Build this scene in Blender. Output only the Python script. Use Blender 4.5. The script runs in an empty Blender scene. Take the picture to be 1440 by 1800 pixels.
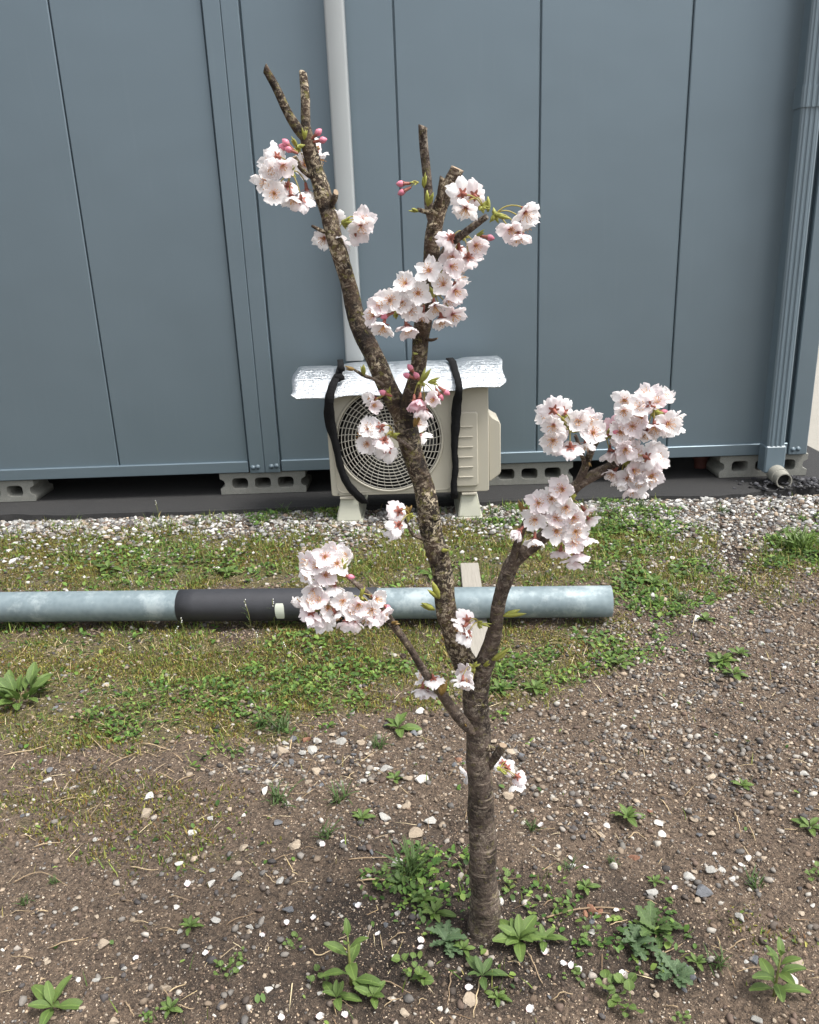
import bpy, bmesh, math, random
import numpy as np
from mathutils import Vector, Matrix, Quaternion

R = math.radians
rng = np.random.default_rng(11)
random.seed(5)
SC = bpy.context.scene
COL = SC.collection

# ------------------------------------------------------------------ camera
F, CX, CY = 1440.0, 720.0, 900.0
HC = 1.07
_v = np.array([895 - CX, 5260 - CY, F]); _D = _v / np.linalg.norm(_v)
_b = .021; _a = -(_v[0] - _b * F) / _v[1]
_X = np.array([1, _a, -_b]); _X /= np.linalg.norm(_X)
_Z = -_D; _Y = np.cross(_Z, _X)
MW = np.stack([_X, _Y, _Z])
cam_d = bpy.data.cameras.new('camera'); cam = bpy.data.objects.new('camera', cam_d); COL.objects.link(cam)
cam_d.sensor_fit = 'HORIZONTAL'; cam_d.sensor_width = 36; cam_d.lens = 36 * F / 1440
cam_d.clip_start = .02; cam_d.clip_end = 1000
_r, _u, _bk = MW[:, 0], -MW[:, 1], -MW[:, 2]
cam.matrix_world = Matrix(((_r[0], _u[0], _bk[0], 0), (_r[1], _u[1], _bk[1], 0), (_r[2], _u[2], _bk[2], HC), (0, 0, 0, 1)))
SC.camera = cam

# ------------------------------------------------------------------ sky, sun, exposure (bright overcast)
SUN_EL, SUN_AZ = R(62), R(112)          # azimuth measured from +Y towards +X
world = bpy.data.worlds.new('World'); SC.world = world; world.use_nodes = True
wn = world.node_tree; wn.nodes.clear()
sky = wn.nodes.new('ShaderNodeTexSky'); sky.sky_type = 'NISHITA'; sky.sun_disc = False
sky.sun_elevation = SUN_EL; sky.sun_rotation = SUN_AZ; sky.dust_density = 4.0; sky.air_density = 1.0; sky.ozone_density = 1.0
hs = wn.nodes.new('ShaderNodeHueSaturation'); hs.inputs['Saturation'].default_value = .22
bg = wn.nodes.new('ShaderNodeBackground'); bg.inputs[1].default_value = .105
wo = wn.nodes.new('ShaderNodeOutputWorld')
wn.links.new(sky.outputs[0], hs.inputs['Color']); wn.links.new(hs.outputs[0], bg.inputs[0]); wn.links.new(bg.outputs[0], wo.inputs[0])
sd = bpy.data.lights.new('sun', 'SUN'); sd.energy = 1.5; sd.angle = R(18); sd.color = (1, .97, .92)
sun = bpy.data.objects.new('sun', sd); COL.objects.link(sun)
_sv = Vector((math.sin(SUN_AZ) * math.cos(SUN_EL), math.cos(SUN_AZ) * math.cos(SUN_EL), math.sin(SUN_EL)))
sun.rotation_euler = _sv.to_track_quat('Z', 'Y').to_euler(); sun.location = _sv * 20
SC.view_settings.view_transform = 'Standard'; SC.view_settings.look = 'None'
SC.view_settings.gamma = 1; SC.view_settings.exposure = 1.45
SC.cycles.max_bounces = 6; SC.cycles.transparent_max_bounces = 6

# ------------------------------------------------------------------ pixel helpers (a pixel gives a direction; the plane gives the distance)
def ray(px, py): return MW @ np.array([(px - CX) / F, (py - CY) / F, 1.])
def gnd(px, py, z=0.):
    r = ray(px, py); t = (z - HC) / r[2]; p = r * t; p[2] += HC; return Vector(p)
def aty(px, py, y):
    r = ray(px, py); t = y / r[1]; p = r * t; p[2] += HC; return Vector(p)
def project(P):
    P = np.asarray(P, float) - np.array([0, 0, HC]); c = P @ MW
    return CX + F * c[..., 0] / c[..., 2], CY + F * c[..., 1] / c[..., 2]
def depth(p): return float((np.array(p) - np.array([0, 0, HC])) @ MW[:, 2])
def s2l(r, g, b):
    f = lambda c: (c / 255 / 12.92) if c / 255 <= .04045 else ((c / 255 + .055) / 1.055) ** 2.4
    return (f(r), f(g), f(b))

# ------------------------------------------------------------------ terrain height
_tabs = {}
def vnoise(x, y, s, seed):
    if seed not in _tabs: _tabs[seed] = np.random.default_rng(seed).random((256, 256))
    T = _tabs[seed]; x = np.asarray(x, float) / s + 37.3; y = np.asarray(y, float) / s + 91.7
    xi = np.floor(x).astype(int); yi = np.floor(y).astype(int); fx = x - xi; fy = y - yi
    fx = fx * fx * (3 - 2 * fx); fy = fy * fy * (3 - 2 * fy)
    g = lambda a, b: T[a & 255, b & 255]
    return (g(xi, yi) * (1 - fx) + g(xi + 1, yi) * fx) * (1 - fy) + (g(xi, yi + 1) * (1 - fx) + g(xi + 1, yi + 1) * fx) * fy
def sstep(a, b, x):
    t = np.clip((np.asarray(x, float) - a) / (b - a), 0, 1); return t * t * (3 - 2 * t)
def H(x, y):
    x = np.asarray(x, float); y = np.asarray(y, float)
    h = (vnoise(x, y, .55, 1) - .5) * .022 + (vnoise(x, y, .16, 2) - .5) * .013 + (vnoise(x, y, .05, 3) - .5) * .011 + (vnoise(x, y, .024, 4) - .5) * .008
    fade = (1 - sstep(3.15, 3.32, y)) * (1 - sstep(2.6, 3.2, np.abs(x))) * sstep(.1, .35, y)
    mound = .020 * np.exp(-((x - .07) ** 2 + (y - 1.03) ** 2) / .016)
    dip = sstep(3.3, 3.36, y) * (1 - sstep(1.70, 1.76, x)) * .02
    return h * fade + mound - .012 * (1 - fade) - dip
def Hf(x, y): return float(H(x, y))

# ------------------------------------------------------------------ mesh helpers
def tag(o, label=None, cat=None, group=None, kind=None):
    if label: o['label'] = label
    if cat: o['category'] = cat
    if group: o['group'] = group
    if kind: o['kind'] = kind
    return o
def link(name, me, parent=None, mat=None, M=None):
    o = bpy.data.objects.new(name, me); COL.objects.link(o)
    if mat is not None and me is not None and len(me.materials) == 0: me.materials.append(mat)
    if parent is not None: o.parent = parent
    if M is not None: o.matrix_local = M
    return o
def empty(name, loc, rz=0):
    o = bpy.data.objects.new(name, None); COL.objects.link(o); o.location = loc; o.rotation_euler = (0, 0, rz); o.empty_display_size = .05; return o
def pyd(name, V, Fc, smooth=False):
    me = bpy.data.meshes.new(name); me.from_pydata([tuple(v) for v in V], [], Fc); me.update()
    if smooth: me.shade_smooth()
    return me
def tris(name, V, T, col=None, smooth=False):
    V = np.ascontiguousarray(V, np.float32).reshape(-1, 3); T = np.ascontiguousarray(T, np.int32).reshape(-1, 3)
    me = bpy.data.meshes.new(name); me.vertices.add(len(V)); me.vertices.foreach_set('co', V.ravel())
    me.loops.add(T.size); me.loops.foreach_set('vertex_index', T.ravel())
    me.polygons.add(len(T)); me.polygons.foreach_set('loop_start', np.arange(0, T.size, 3, dtype=np.int32))
    try: me.polygons.foreach_set('loop_total', np.full(len(T), 3, np.int32))
    except Exception: pass
    me.update(calc_edges=True)
    if col is not None:
        a = me.color_attributes.new('col', 'FLOAT_COLOR', 'POINT')
        c = np.ones((len(V), 4), np.float32); c[:, :3] = col; a.data.foreach_set('color', c.ravel())
    if smooth: me.shade_smooth()
    return me
class MB:
    def __init__(s): s.v = []; s.f = []
    def add(s, V, Fc, M=None):
        n = len(s.v); s.v += [tuple(M @ Vector(v)) if M else tuple(v) for v in V]; s.f += [tuple(i + n for i in f) for f in Fc]; return s
    def box(s, x0, x1, y0, y1, z0, z1, c=.002, M=None):
        c = min(c, (x1 - x0) * .45, (y1 - y0) * .45, (z1 - z0) * .45)
        bm = bmesh.new(); bmesh.ops.create_cube(bm, size=1)
        for v in bm.verts: v.co = Vector(((x0 + x1) / 2 + v.co.x * (x1 - x0), (y0 + y1) / 2 + v.co.y * (y1 - y0), (z0 + z1) / 2 + v.co.z * (z1 - z0)))
        if c > 0: bmesh.ops.bevel(bm, geom=bm.edges[:] , offset=c, segments=1, affect='EDGES', profile=.5)
        bm.verts.index_update(); s.add([v.co.copy() for v in bm.verts], [[v.index for v in f.verts] for f in bm.faces], M); bm.free(); return s
    def tube(s, pts, rad, n=10, cap=True):
        V, Fc = sweep(pts, rad, n, cap); return s.add(V, Fc)
    def mesh(s, name, smooth=False): return pyd(name, s.v, s.f, smooth)
    def build(s, name, mat, parent=None, smooth=False): return link(name, s.mesh(name, smooth), parent, mat)
def frames(pts):
    P = [Vector(p) for p in pts]; T = []
    for i in range(len(P)):
        a = P[max(i - 1, 0)]; b = P[min(i + 1, len(P) - 1)]; T.append((b - a).normalized())
    up = Vector((0, 0, 1)) if abs(T[0].z) < .9 else Vector((1, 0, 0))
    N = [(up - T[0] * up.dot(T[0])).normalized()]
    for i in range(1, len(P)):
        n = N[-1] - T[i] * N[-1].dot(T[i]); N.append(n.normalized())
    return P, T, N
def sweep(pts, rad, n=10, cap=True, jitter=None):
    P, T, N = frames(pts); V = []; Fc = []
    for i, p in enumerate(P):
        B = T[i].cross(N[i])
        for k in range(n):
            a = 2 * math.pi * k / n; r = rad[i] if hasattr(rad, '__len__') else rad
            if jitter: r *= jitter(i, k)
            V.append(p + (N[i] * math.cos(a) + B * math.sin(a)) * r)
    for i in range(len(P) - 1):
        for k in range(n):
            k2 = (k + 1) % n; Fc.append((i * n + k, i * n + k2, (i + 1) * n + k2, (i + 1) * n + k))
    if cap:
        Fc.append(tuple(range(n))[::-1]); Fc.append(tuple((len(P) - 1) * n + k for k in range(n)))
    return V, Fc
def ribbon(pts, w, th, wdir):
    """flat strap of width w (list) and thickness th along pts; wdir gives the width direction"""
    P, T, _ = frames(pts); V = []; Fc = []
    for i, p in enumerate(P):
        d = Vector(wdir); d = (d - T[i] * d.dot(T[i])).normalized(); n = T[i].cross(d)
        ww = w[i] / 2
        for sx, sn in ((-1, -1), (-.5, -1.25), (0, -1), (.5, -1.3), (1, -1), (1, 1), (-1, 1)): V.append(p + d * sx * ww + n * sn * th / 2)
    m = 7
    for i in range(len(P) - 1):
        for k in range(m):
            k2 = (k + 1) % m; Fc.append((i * m + k, i * m + k2, (i + 1) * m + k2, (i + 1) * m + k))
    Fc.append(tuple(range(m))[::-1]); Fc.append(tuple((len(P) - 1) * m + k for k in range(m)))
    return V, Fc
def catmull(pts, n):
    P = np.array(pts, float); Q = np.vstack([2 * P[0] - P[1], P, 2 * P[-1] - P[-2]]); out = []
    for i in range(1, len(Q) - 2):
        for j in range(n):
            t = j / n; a, b, c, d = Q[i - 1], Q[i], Q[i + 1], Q[i + 2]
            out.append(.5 * (2 * b + (c - a) * t + (2 * a - 5 * b + 4 * c - d) * t * t + (3 * b - a - 3 * c + d) * t ** 3))
    out.append(P[-1]); return np.array(out)
def rrect(x0, x1, z0, z1, r, n=5):
    o = []
    for cx, cz, a0 in ((x1 - r, z1 - r, 0), (x0 + r, z1 - r, 90), (x0 + r, z0 + r, 180), (x1 - r, z0 + r, 270)):
        for k in range(n + 1):
            a = R(a0 + 90 * k / n); o.append((cx + r * math.cos(a), cz + r * math.sin(a)))
    return o
def circ(cx, cz, r, n=64): return [(cx + r * math.cos(2 * math.pi * k / n), cz + r * math.sin(2 * math.pi * k / n)) for k in range(n)]
def extrude2d(name, loops, y0, y1, bevel=0.0):
    """outline and holes in x,z extruded from y0 to y1 (front is y0)"""
    cu = bpy.data.curves.new(name, 'CURVE'); cu.dimensions = '2D'; cu.fill_mode = 'BOTH'
    for lp in loops:
        sp = cu.splines.new('POLY'); sp.points.add(len(lp) - 1); sp.use_cyclic_u = True
        for i, (x, z) in enumerate(lp): sp.points[i].co = (x, z, 0, 1)
    cu.extrude = max((y1 - y0) / 2 - bevel, .00005); cu.bevel_depth = bevel; cu.bevel_resolution = 1; cu.offset = -bevel
    ob = bpy.data.objects.new(name, cu); COL.objects.link(ob)
    dg = bpy.context.evaluated_depsgraph_get(); me = bpy.data.meshes.new_from_object(ob.evaluated_get(dg)); me.name = name
    bpy.data.objects.remove(ob); bpy.data.curves.remove(cu)
    me.transform(Matrix(((1, 0, 0, 0), (0, 0, -1, (y0 + y1) / 2), (0, 1, 0, 0), (0, 0, 0, 1))))
    me.materials.clear(); return me

# ------------------------------------------------------------------ materials
class N:
    def __init__(s, name):
        s.m = bpy.data.materials.new(name); s.m.use_nodes = True; s.t = s.m.node_tree; s.b = s.t.nodes['Principled BSDF']; s.out = s.t.nodes['Material Output']
    def n(s, typ, **kw):
        o = s.t.nodes.new(typ)
        for k, v in kw.items():
            if k in o.inputs: s.set(o.inputs[k], v)
            else: setattr(o, k, v)
        return o
    def set(s, inp, v):
        if hasattr(v, 'is_linked') or isinstance(v, bpy.types.NodeSocket): s.t.links.new(v, inp)
        else: inp.default_value = v
    def co(s, kind='Object'): return s.n('ShaderNodeTexCoord').outputs[kind]
    def noise(s, scale, detail=4, rough=.55, vec=None, dist=0):
        o = s.n('ShaderNodeTexNoise', Scale=scale, Detail=detail, Roughness=rough, Distortion=dist)
        if vec is not None: s.set(o.inputs['Vector'], vec)
        return o.outputs['Fac']
    def mapping(s, vec, sc=(1, 1, 1), loc=(0, 0, 0)):
        o = s.n('ShaderNodeMapping'); s.set(o.inputs['Vector'], vec); o.inputs['Scale'].default_value = sc; o.inputs['Location'].default_value = loc; return o.outputs[0]
    def ramp(s, fac, stops):
        o = s.n('ShaderNodeValToRGB'); s.set(o.inputs[0], fac); e = o.color_ramp.elements
        while len(e) < len(stops): e.new(.5)
        for i, (p, c) in enumerate(stops):
            e[i].position = p; e[i].color = (*c, 1) if len(c) == 3 else c
        return o.outputs[0]
    def mix(s, fac, a, b, mode='MIX'):
        o = s.n('ShaderNodeMix', data_type='RGBA', blend_type=mode); s.set(o.inputs[0], fac)
        for i, v in ((6, a), (7, b)):
            s.set(o.inputs[i], (*v, 1) if isinstance(v, tuple) and len(v) == 3 else v)
        return o.outputs[2]
    def math(s, op, a, b=0.):
        o = s.n('ShaderNodeMath', operation=op); s.set(o.inputs[0], a); s.set(o.inputs[1], b); return o.outputs[0]
    def color(s, v): s.set(s.b.inputs['Base Color'], (*v, 1) if isinstance(v, tuple) and len(v) == 3 else v); return s
    def p(s, **kw):
        for k, v in kw.items(): s.set(s.b.inputs[k.replace('_', ' ')], v)
        return s
    def bump(s, h, strength=.5, dist=.002):
        o = s.n('ShaderNodeBump'); o.inputs['Strength'].default_value = strength; o.inputs['Distance'].default_value = dist
        s.set(o.inputs['Height'], h); s.set(s.b.inputs['Normal'], o.outputs[0]); return s
    def translucent(s, col, fac):
        t = s.n('ShaderNodeBsdfTranslucent'); s.set(t.inputs[0], (*col, 1) if isinstance(col, tuple) and len(col) == 3 else col)
        mx = s.n('ShaderNodeMixShader'); s.set(mx.inputs[0], fac); s.t.links.new(s.b.outputs[0], mx.inputs[1]); s.t.links.new(t.outputs[0], mx.inputs[2])
        s.t.links.new(mx.outputs[0], s.out.inputs[0]); return s
    def attr(s, name='col'): return s.n('ShaderNodeAttribute', attribute_name=name).outputs['Color']
    def rnd(s): return s.n('ShaderNodeObjectInfo').outputs['Random']
MAT = {}
def simple(name, col, rough=.6, var=.12, scale=30, bump=0, metal=0, spec=.5):
    m = N(name); v = m.noise(scale, 5, .6, m.co())
    m.color(m.mix(v, tuple(c * (1 - var) for c in col), tuple(min(1, c * (1 + var)) for c in col))).p(Roughness=rough, Metallic=metal)
    m.b.inputs['Specular IOR Level'].default_value = spec
    if bump: m.bump(m.noise(scale * 6, 4, .6, m.co()), .5, bump)
    MAT[name] = m.m; return m.m

# painted steel of the building
m = N('painted_steel'); c = m.co()
v = m.noise(1.3, 4, .5, m.mapping(c, (1, 1, .5))); g = m.noise(180, 2, .5, c)
streak = m.noise(9, 4, .6, m.mapping(c, (4, 4, .18)))
base = m.mix(v, s2l(106, 121, 130), s2l(114, 129, 138))
base = m.mix(m.ramp(streak, [(.58, (0, 0, 0)), (.8, (.22, .22, .22))]), base, s2l(122, 136, 143))
m.color(base).p(Metallic=.45, Roughness=m.math('ADD', m.math('MULTIPLY', v, .10), .36)); m.b.inputs['Specular IOR Level'].default_value = .55
m.bump(m.math('ADD', m.math('MULTIPLY', m.noise(2.2, 2, .5, c), 1.0), m.math('MULTIPLY', g, .008)), .25, .02); MAT['steel'] = m.m
m = N('gutter_steel'); c = m.co(); v = m.noise(4, 4, .6, m.mapping(c, (3, 3, .4)))
m.color(m.mix(v, s2l(92, 107, 116), s2l(106, 121, 130))).p(Roughness=.42); MAT['gutter'] = m.m
# asphalt
m = N('asphalt'); c = m.co(); v = m.noise(260, 3, .7, c); w = m.noise(3, 5, .6, c)
m.color(m.mix(w, m.ramp(v, [(.3, (.010, .010, .011)), (.62, (.022, .022, .023)), (.75, (.08, .08, .08))]), m.ramp(v, [(.3, (.018, .0175, .017)), (.7, (.040, .039, .038))]))).p(Roughness=.9)
m.bump(v, .7, .004); MAT['asphalt'] = m.m
# concrete yard and blocks
m = N('block_concrete'); c = m.co(); v = m.noise(22, 6, .65, c); sp = m.noise(320, 2, .6, c)
col = m.mix(v, s2l(112, 112, 106), s2l(152, 152, 144)); col = m.mix(m.ramp(sp, [(.34, (.75, .75, .75)), (.45, (0, 0, 0))]), col, s2l(80, 80, 76))
m.color(col).p(Roughness=.92).bump(m.math('ADD', sp, v), .6, .002); MAT['block'] = m.m
m = N('yard_concrete'); c = m.co(); v = m.noise(1.2, 6, .65, c); sp = m.noise(70, 4, .7, c)
m.color(m.mix(m.math('MULTIPLY', v, sp), s2l(128, 124, 116), s2l(168, 163, 154))).p(Roughness=.9).bump(sp, .5, .004); MAT['yard'] = m.m
# soil: large drier / moister areas, plus the pole's shadow painted dark, grit speckle
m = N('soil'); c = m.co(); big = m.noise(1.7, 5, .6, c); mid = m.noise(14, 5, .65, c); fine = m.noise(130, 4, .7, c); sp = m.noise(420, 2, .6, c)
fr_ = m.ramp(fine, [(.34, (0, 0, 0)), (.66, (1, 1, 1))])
dry = m.mix(fr_, s2l(56, 45, 36), s2l(126, 108, 91)); wet_shade = m.mix(fr_, s2l(24, 19, 15), s2l(62, 50, 41))
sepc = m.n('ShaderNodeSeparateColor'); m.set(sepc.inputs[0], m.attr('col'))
col = m.mix(m.ramp(m.math('ADD', sepc.outputs[0], m.math('MULTIPLY', m.math('SUBTRACT', m.math('ADD', big, m.math('MULTIPLY', mid, .6)), .8), 1.1)), [(.22, (0, 0, 0)), (.95, (1, 1, 1))]), dry, wet_shade)
col = m.mix(m.ramp(sp, [(.60, (0, 0, 0)), (.68, (.6, .6, .6))]), col, s2l(138, 124, 108))
mossc = m.mix(fr_, s2l(52, 50, 26), s2l(122, 118, 62))
col = m.mix(m.math('MULTIPLY', m.ramp(m.math('ADD', sepc.outputs[1], m.math('MULTIPLY', m.math('SUBTRACT', mid, .5), 1.6)), [(.35, (0, 0, 0)), (.8, (1, 1, 1))]), .75), col, mossc)
col = m.mix(m.ramp(m.noise(300, 2, .6, m.mapping(c, (1, 1, 1), (7, 3, 1))), [(.62, (0, 0, 0)), (.7, (.7, .7, .7))]), col, s2l(44, 36, 31))
m.color(col).p(Roughness=.95).bump(m.math('ADD', m.math('MULTIPLY', fine, 1.2), m.math('MULTIPLY', sp, .4)), 1.0, .011); MAT['soil'] = m.m
# stuff coloured per piece
def attr_mat(name, rough, bumpscale=0, transl=0, spec=.4):
    m = N(name); a = m.attr('col')
    if bumpscale:
        v = m.noise(bumpscale, 3, .6, m.co()); a = m.mix(m.math('MULTIPLY', v, .5), a, m.mix(.5, a, (.05, .045, .04)))
        m.bump(v, .5, .002)
    m.color(a).p(Roughness=rough); m.b.inputs['Specular IOR Level'].default_value = spec
    if transl: m.translucent(a, transl)
    MAT[name] = m.m
attr_mat('gravel', .88, 160); attr_mat('blades', .6, 0, .3, .3); attr_mat('straw', .8, 0, .1, .3)
for nm, a, b in (('pale_grey', (150, 148, 142), (190, 188, 182)), ('white', (196, 192, 184), (222, 219, 212)), ('tan', (146, 130, 112), (190, 175, 155)), ('slate', (78, 80, 84), (122, 124, 128)), ('rust', (126, 88, 70), (164, 122, 98))):
    m = N('stone_' + nm); c = m.co(); v = m.noise(45, 5, .65, c); sp = m.noise(240, 2, .6, c)
    col = m.mix(m.math('ADD', m.math('MULTIPLY', v, .6), m.math('MULTIPLY', m.rnd(), .45)), s2l(*a), s2l(*b))
    col = m.mix(m.ramp(sp, [(.35, (.6, .6, .6)), (.47, (0, 0, 0))]), col, tuple(q * .45 for q in s2l(*a)))
    m.color(col).p(Roughness=.85).bump(m.math('ADD', v, m.math('MULTIPLY', sp, .3)), .6, .003); MAT['stone_' + nm] = m.m
# bark: uv.x round the stem, uv.y along it in metres
def bark(name, lo, hi, lichen, lich_amt, lentic):
    m = N(name); uv = m.co('UV'); c = m.co()
    v = m.noise(60, 6, .7, c); big = m.noise(14, 4, .6, c)
    col = m.mix(m.ramp(m.math('ADD', m.math('MULTIPLY', v, .6), m.math('MULTIPLY', big, .45)), [(.44, (0, 0, 0)), (.62, (1, 1, 1))]), s2l(*lo), s2l(*hi))
    bands = m.noise(1, 4, .65, m.mapping(uv, (3.2, 130, 1)))
    col = m.mix(m.ramp(bands, [(.57, (0, 0, 0)), (.66, (lentic,) * 3)]), col, s2l(176, 160, 142))
    dk = m.noise(1, 4, .65, m.mapping(uv, (4, 90, 1), (3, 1, 0)))
    col = m.mix(m.ramp(dk, [(.58, (0, 0, 0)), (.68, (.8, .8, .8))]), col, s2l(40, 32, 27))
    li = m.noise(170, 4, .75, c, .6); lm = m.noise(20, 3, .6, m.mapping(c, (1, 1, 1), (4, 1, 2)))
    lf = m.math('MULTIPLY', m.ramp(li, [(.50, (0, 0, 0)), (.60, (1, 1, 1))]), m.ramp(lm, [(.40, (0, 0, 0)), (.62, (lich_amt,) * 3)]))
    col = m.mix(lf, col, s2l(*lichen))
    gf = m.math('MULTIPLY', m.ramp(m.noise(110, 3, .7, m.mapping(c, (1, 1, 1), (9, 9, 9))), [(.56, (0, 0, 0)), (.66, (.6, .6, .6))]), lich_amt)
    col = m.mix(gf, col, s2l(122, 118, 62))
    m.color(col).p(Roughness=.82); m.b.inputs['Specular IOR Level'].default_value = .35
    m.bump(m.math('ADD', m.math('ADD', m.math('MULTIPLY', bands, .35), m.math('MULTIPLY', v, .8)), m.math('MULTIPLY', li, .35)), 1.0, .007); MAT[name] = m.m
bark('bark_trunk', (42, 34, 29), (98, 85, 76), (170, 158, 141), .5, .55)
bark('bark_stem', (30, 23, 18), (82, 66, 52), (200, 186, 160), .9, .35)
bark('bark_branch', (52, 42, 36), (106, 92, 82), (180, 170, 154), .5, .5)
simple('cut_wood', s2l(150, 130, 108), .8, .3, 60, .001)
# blossoms: colour along the petal (uv.x = 0 at the base)
def petal_mat(name, basec, mid, tip):
    m = N(name); sx = m.n('ShaderNodeSeparateXYZ'); m.set(sx.inputs[0], m.co('UV'))
    vein = m.noise(1, 3, .6, m.mapping(m.co('UV'), (1.2, 26, 1)))
    col = m.ramp(sx.outputs[0], [(.02, basec), (.13, mid), (.5, tip)])
    col = m.mix(m.math('MULTIPLY', m.rnd(), .25), col, mid)
    col = m.mix(m.math('MULTIPLY', m.ramp(vein, [(.5, (0, 0, 0)), (.7, (1, 1, 1))]), .13), col, tuple(q * .82 for q in mid))
    m.color(col).p(Roughness=.62); m.b.inputs['Specular IOR Level'].default_value = .25
    m.bump(vein, .25, .0006); m.translucent(col, .42); MAT[name] = m.m
petal_mat('petal_white', (.82, .52, .53), (.95, .90, .90), (.96, .945, .945))
petal_mat('petal_blush', (.78, .40, .45), (.94, .83, .85), (.95, .90, .91))
petal_mat('petal_pink', (.72, .26, .36), (.86, .52, .60), (.89, .68, .73))
simple('calyx', (.26, .085, .06), .6, .35, 300); simple('pedicel', (.30, .25, .06), .6, .3, 200); simple('bud_pink', (.58, .19, .26), .5, .3, 200)
simple('anther', (.55, .30, .10), .7, .3, 300); simple('young_leaf', (.26, .27, .05), .5, .4, 160); simple('young_leaf_bronze', (.22, .14, .04), .5, .4, 160)
def leaf_mat(name, a, b):
    m = N(name); v = m.noise(60, 4, .6, m.co()); sx = m.n('ShaderNodeSeparateXYZ'); m.set(sx.inputs[0], m.co('UV'))
    rib = m.math('ABSOLUTE', m.math('SUBTRACT', sx.outputs[1], .5))
    col = m.mix(m.math('ADD', m.math('MULTIPLY', v, .5), m.math('MULTIPLY', m.rnd(), .5)), a, b)
    col = m.mix(m.ramp(rib, [(.015, (.55, .55, .55)), (.05, (0, 0, 0))]), col, tuple(min(1, q * 1.7) for q in b))
    col = m.mix(m.math('MULTIPLY', m.ramp(m.noise(25, 4, .7, m.co()), [(.56, (0, 0, 0)), (.72, (1, 1, 1))]), .55), col, (.26, .22, .07))
    m.color(col).p(Roughness=.5); m.b.inputs['Specular IOR Level'].default_value = .4
    m.bump(m.noise(90, 3, .6, m.co()), .4, .0015); m.translucent(col, .28); MAT[name] = m.m
leaf_mat('leaf_fresh', (.07, .125, .03), (.145, .22, .055)); leaf_mat('leaf_mid', (.05, .095, .028), (.095, .155, .048)); leaf_mat('leaf_grey', (.06, .11, .05), (.11, .17, .085))
simple('weed_stem', (.16, .17, .05), .6, .3, 100); simple('white_floret', (.8, .8, .78), .6, .05, 100)

# ------------------------------------------------------------------ ground sheet
def axis(lo, hi, step, far, grow=1.35):
    a = list(np.arange(lo, hi + step / 2, step)); d = step; x = hi
    while x < far: d *= grow; x += d; a.append(x)
    d = step; x = lo; pre = []
    while x > -far: d *= grow; x -= d; pre.append(x)
    return np.array(pre[::-1] + a)
gx = axis(-2.3, 2.3, .0105, 160); gy = axis(.55, 3.45, .0105, 160)
GX, GY = np.meshgrid(gx, gy); GZ = H(GX, GY)
nx, ny = len(gx), len(gy); idx = np.arange(nx * ny).reshape(ny, nx)
q = np.stack([idx[:-1, :-1], idx[:-1, 1:], idx[1:, 1:], idx[1:, :-1]], -1).reshape(-1, 4)
T = np.concatenate([q[:, [0, 1, 2]], q[:, [0, 2, 3]]])
def ell(px, py, L):
    px = np.asarray(px, float); py = np.asarray(py, float); a_, b_ = px, py
    px = a_ + 110 * (vnoise(a_, b_ * 2, 60, 71) - .5) + 50 * (vnoise(a_, b_ * 2, 22, 72) - .5); py = b_ + 50 * (vnoise(a_, b_ * 2, 60, 73) - .5) + 24 * (vnoise(a_, b_ * 2, 22, 74) - .5)
    o = np.zeros(np.shape(px))
    for cx, cy, rx, ry, w in L:
        d = ((px - cx) / rx) ** 2 + ((py - cy) / ry) ** 2; o = np.maximum(o, w * np.clip(1.35 - d * .85, 0, 1))
    return o
PXg, PYg = project(np.stack([GX, GY, GZ], -1))
inview = (GY > .3) & (GY < 4)
WET_SHADE = [(800, 1650, 330, 130, .8), (1080, 1650, 200, 120, .68), (520, 1730, 320, 120, .6), (250, 1690, 260, 120, .2), (560, 1105, 620, 22, .55), (1310, 995, 80, 22, .9), (700, 1480, 220, 60, .5)]  # damp patches; the long thin ellipse paints the shadow under the pole
MOSS = [(250, 985, 330, 62, .95), (600, 985, 300, 55, .85), (900, 970, 260, 62, .8), (1110, 975, 120, 70, .95), (1230, 1030, 150, 30, .6), (1400, 980, 70, 40, .9), (200, 1170, 300, 75, .95), (560, 1170, 300, 80, .85), (900, 1160, 190, 80, .7), (1060, 1130, 100, 60, .6), (90, 1270, 170, 45, .8), (350, 1260, 180, 50, .8), (170, 1420, 240, 60, .42), (300, 1500, 200, 50, .3), (1330, 1640, 70, 40, .3)]
wet_shade = np.where(inview, ell(PXg, PYg, WET_SHADE), .2)
wet_shade = np.clip(.12 + wet_shade, 0, 1); mos = np.where(inview & (GY < 3.3), ell(np.clip(PXg, 5, 1435), np.clip(PYg, 860, 1795), MOSS), 0)
gcol = np.stack([wet_shade, mos, wet_shade * 0], -1).reshape(-1, 3)
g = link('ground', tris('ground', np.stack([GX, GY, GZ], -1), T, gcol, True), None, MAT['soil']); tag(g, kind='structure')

# asphalt pad under the building, ragged front edge
ex = np.linspace(-6, 1.95, 400); ey = 3.335 + (vnoise(ex, ex * 0, .25, 21) - .5) * .05 + (vnoise(ex, ex * 0, .05, 22) - .5) * .025 - .03 * sstep(-.8, -1.9, ex) * -1
ey = ey + sstep(1.3, 1.95, ex) * .10
V = []; Fc = []
for i, (x, y) in enumerate(zip(ex, ey)): V += [(x, y, -.03), (x, y + .006, .002), (x, y + .03, .006), (x, 7.2, .006)]
for i in range(len(ex) - 1):
    for k in range(3): Fc.append((i * 4 + k, (i + 1) * 4 + k, (i + 1) * 4 + k + 1, i * 4 + k + 1))
tag(link('asphalt', pyd('asphalt', V, Fc), None, MAT['asphalt']), kind='structure')
yd = MB().box(1.955, 40, 3.62, 60, -.05, .004, .002).build('concrete_yard', MAT['yard']); tag(yd, kind='structure')

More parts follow.
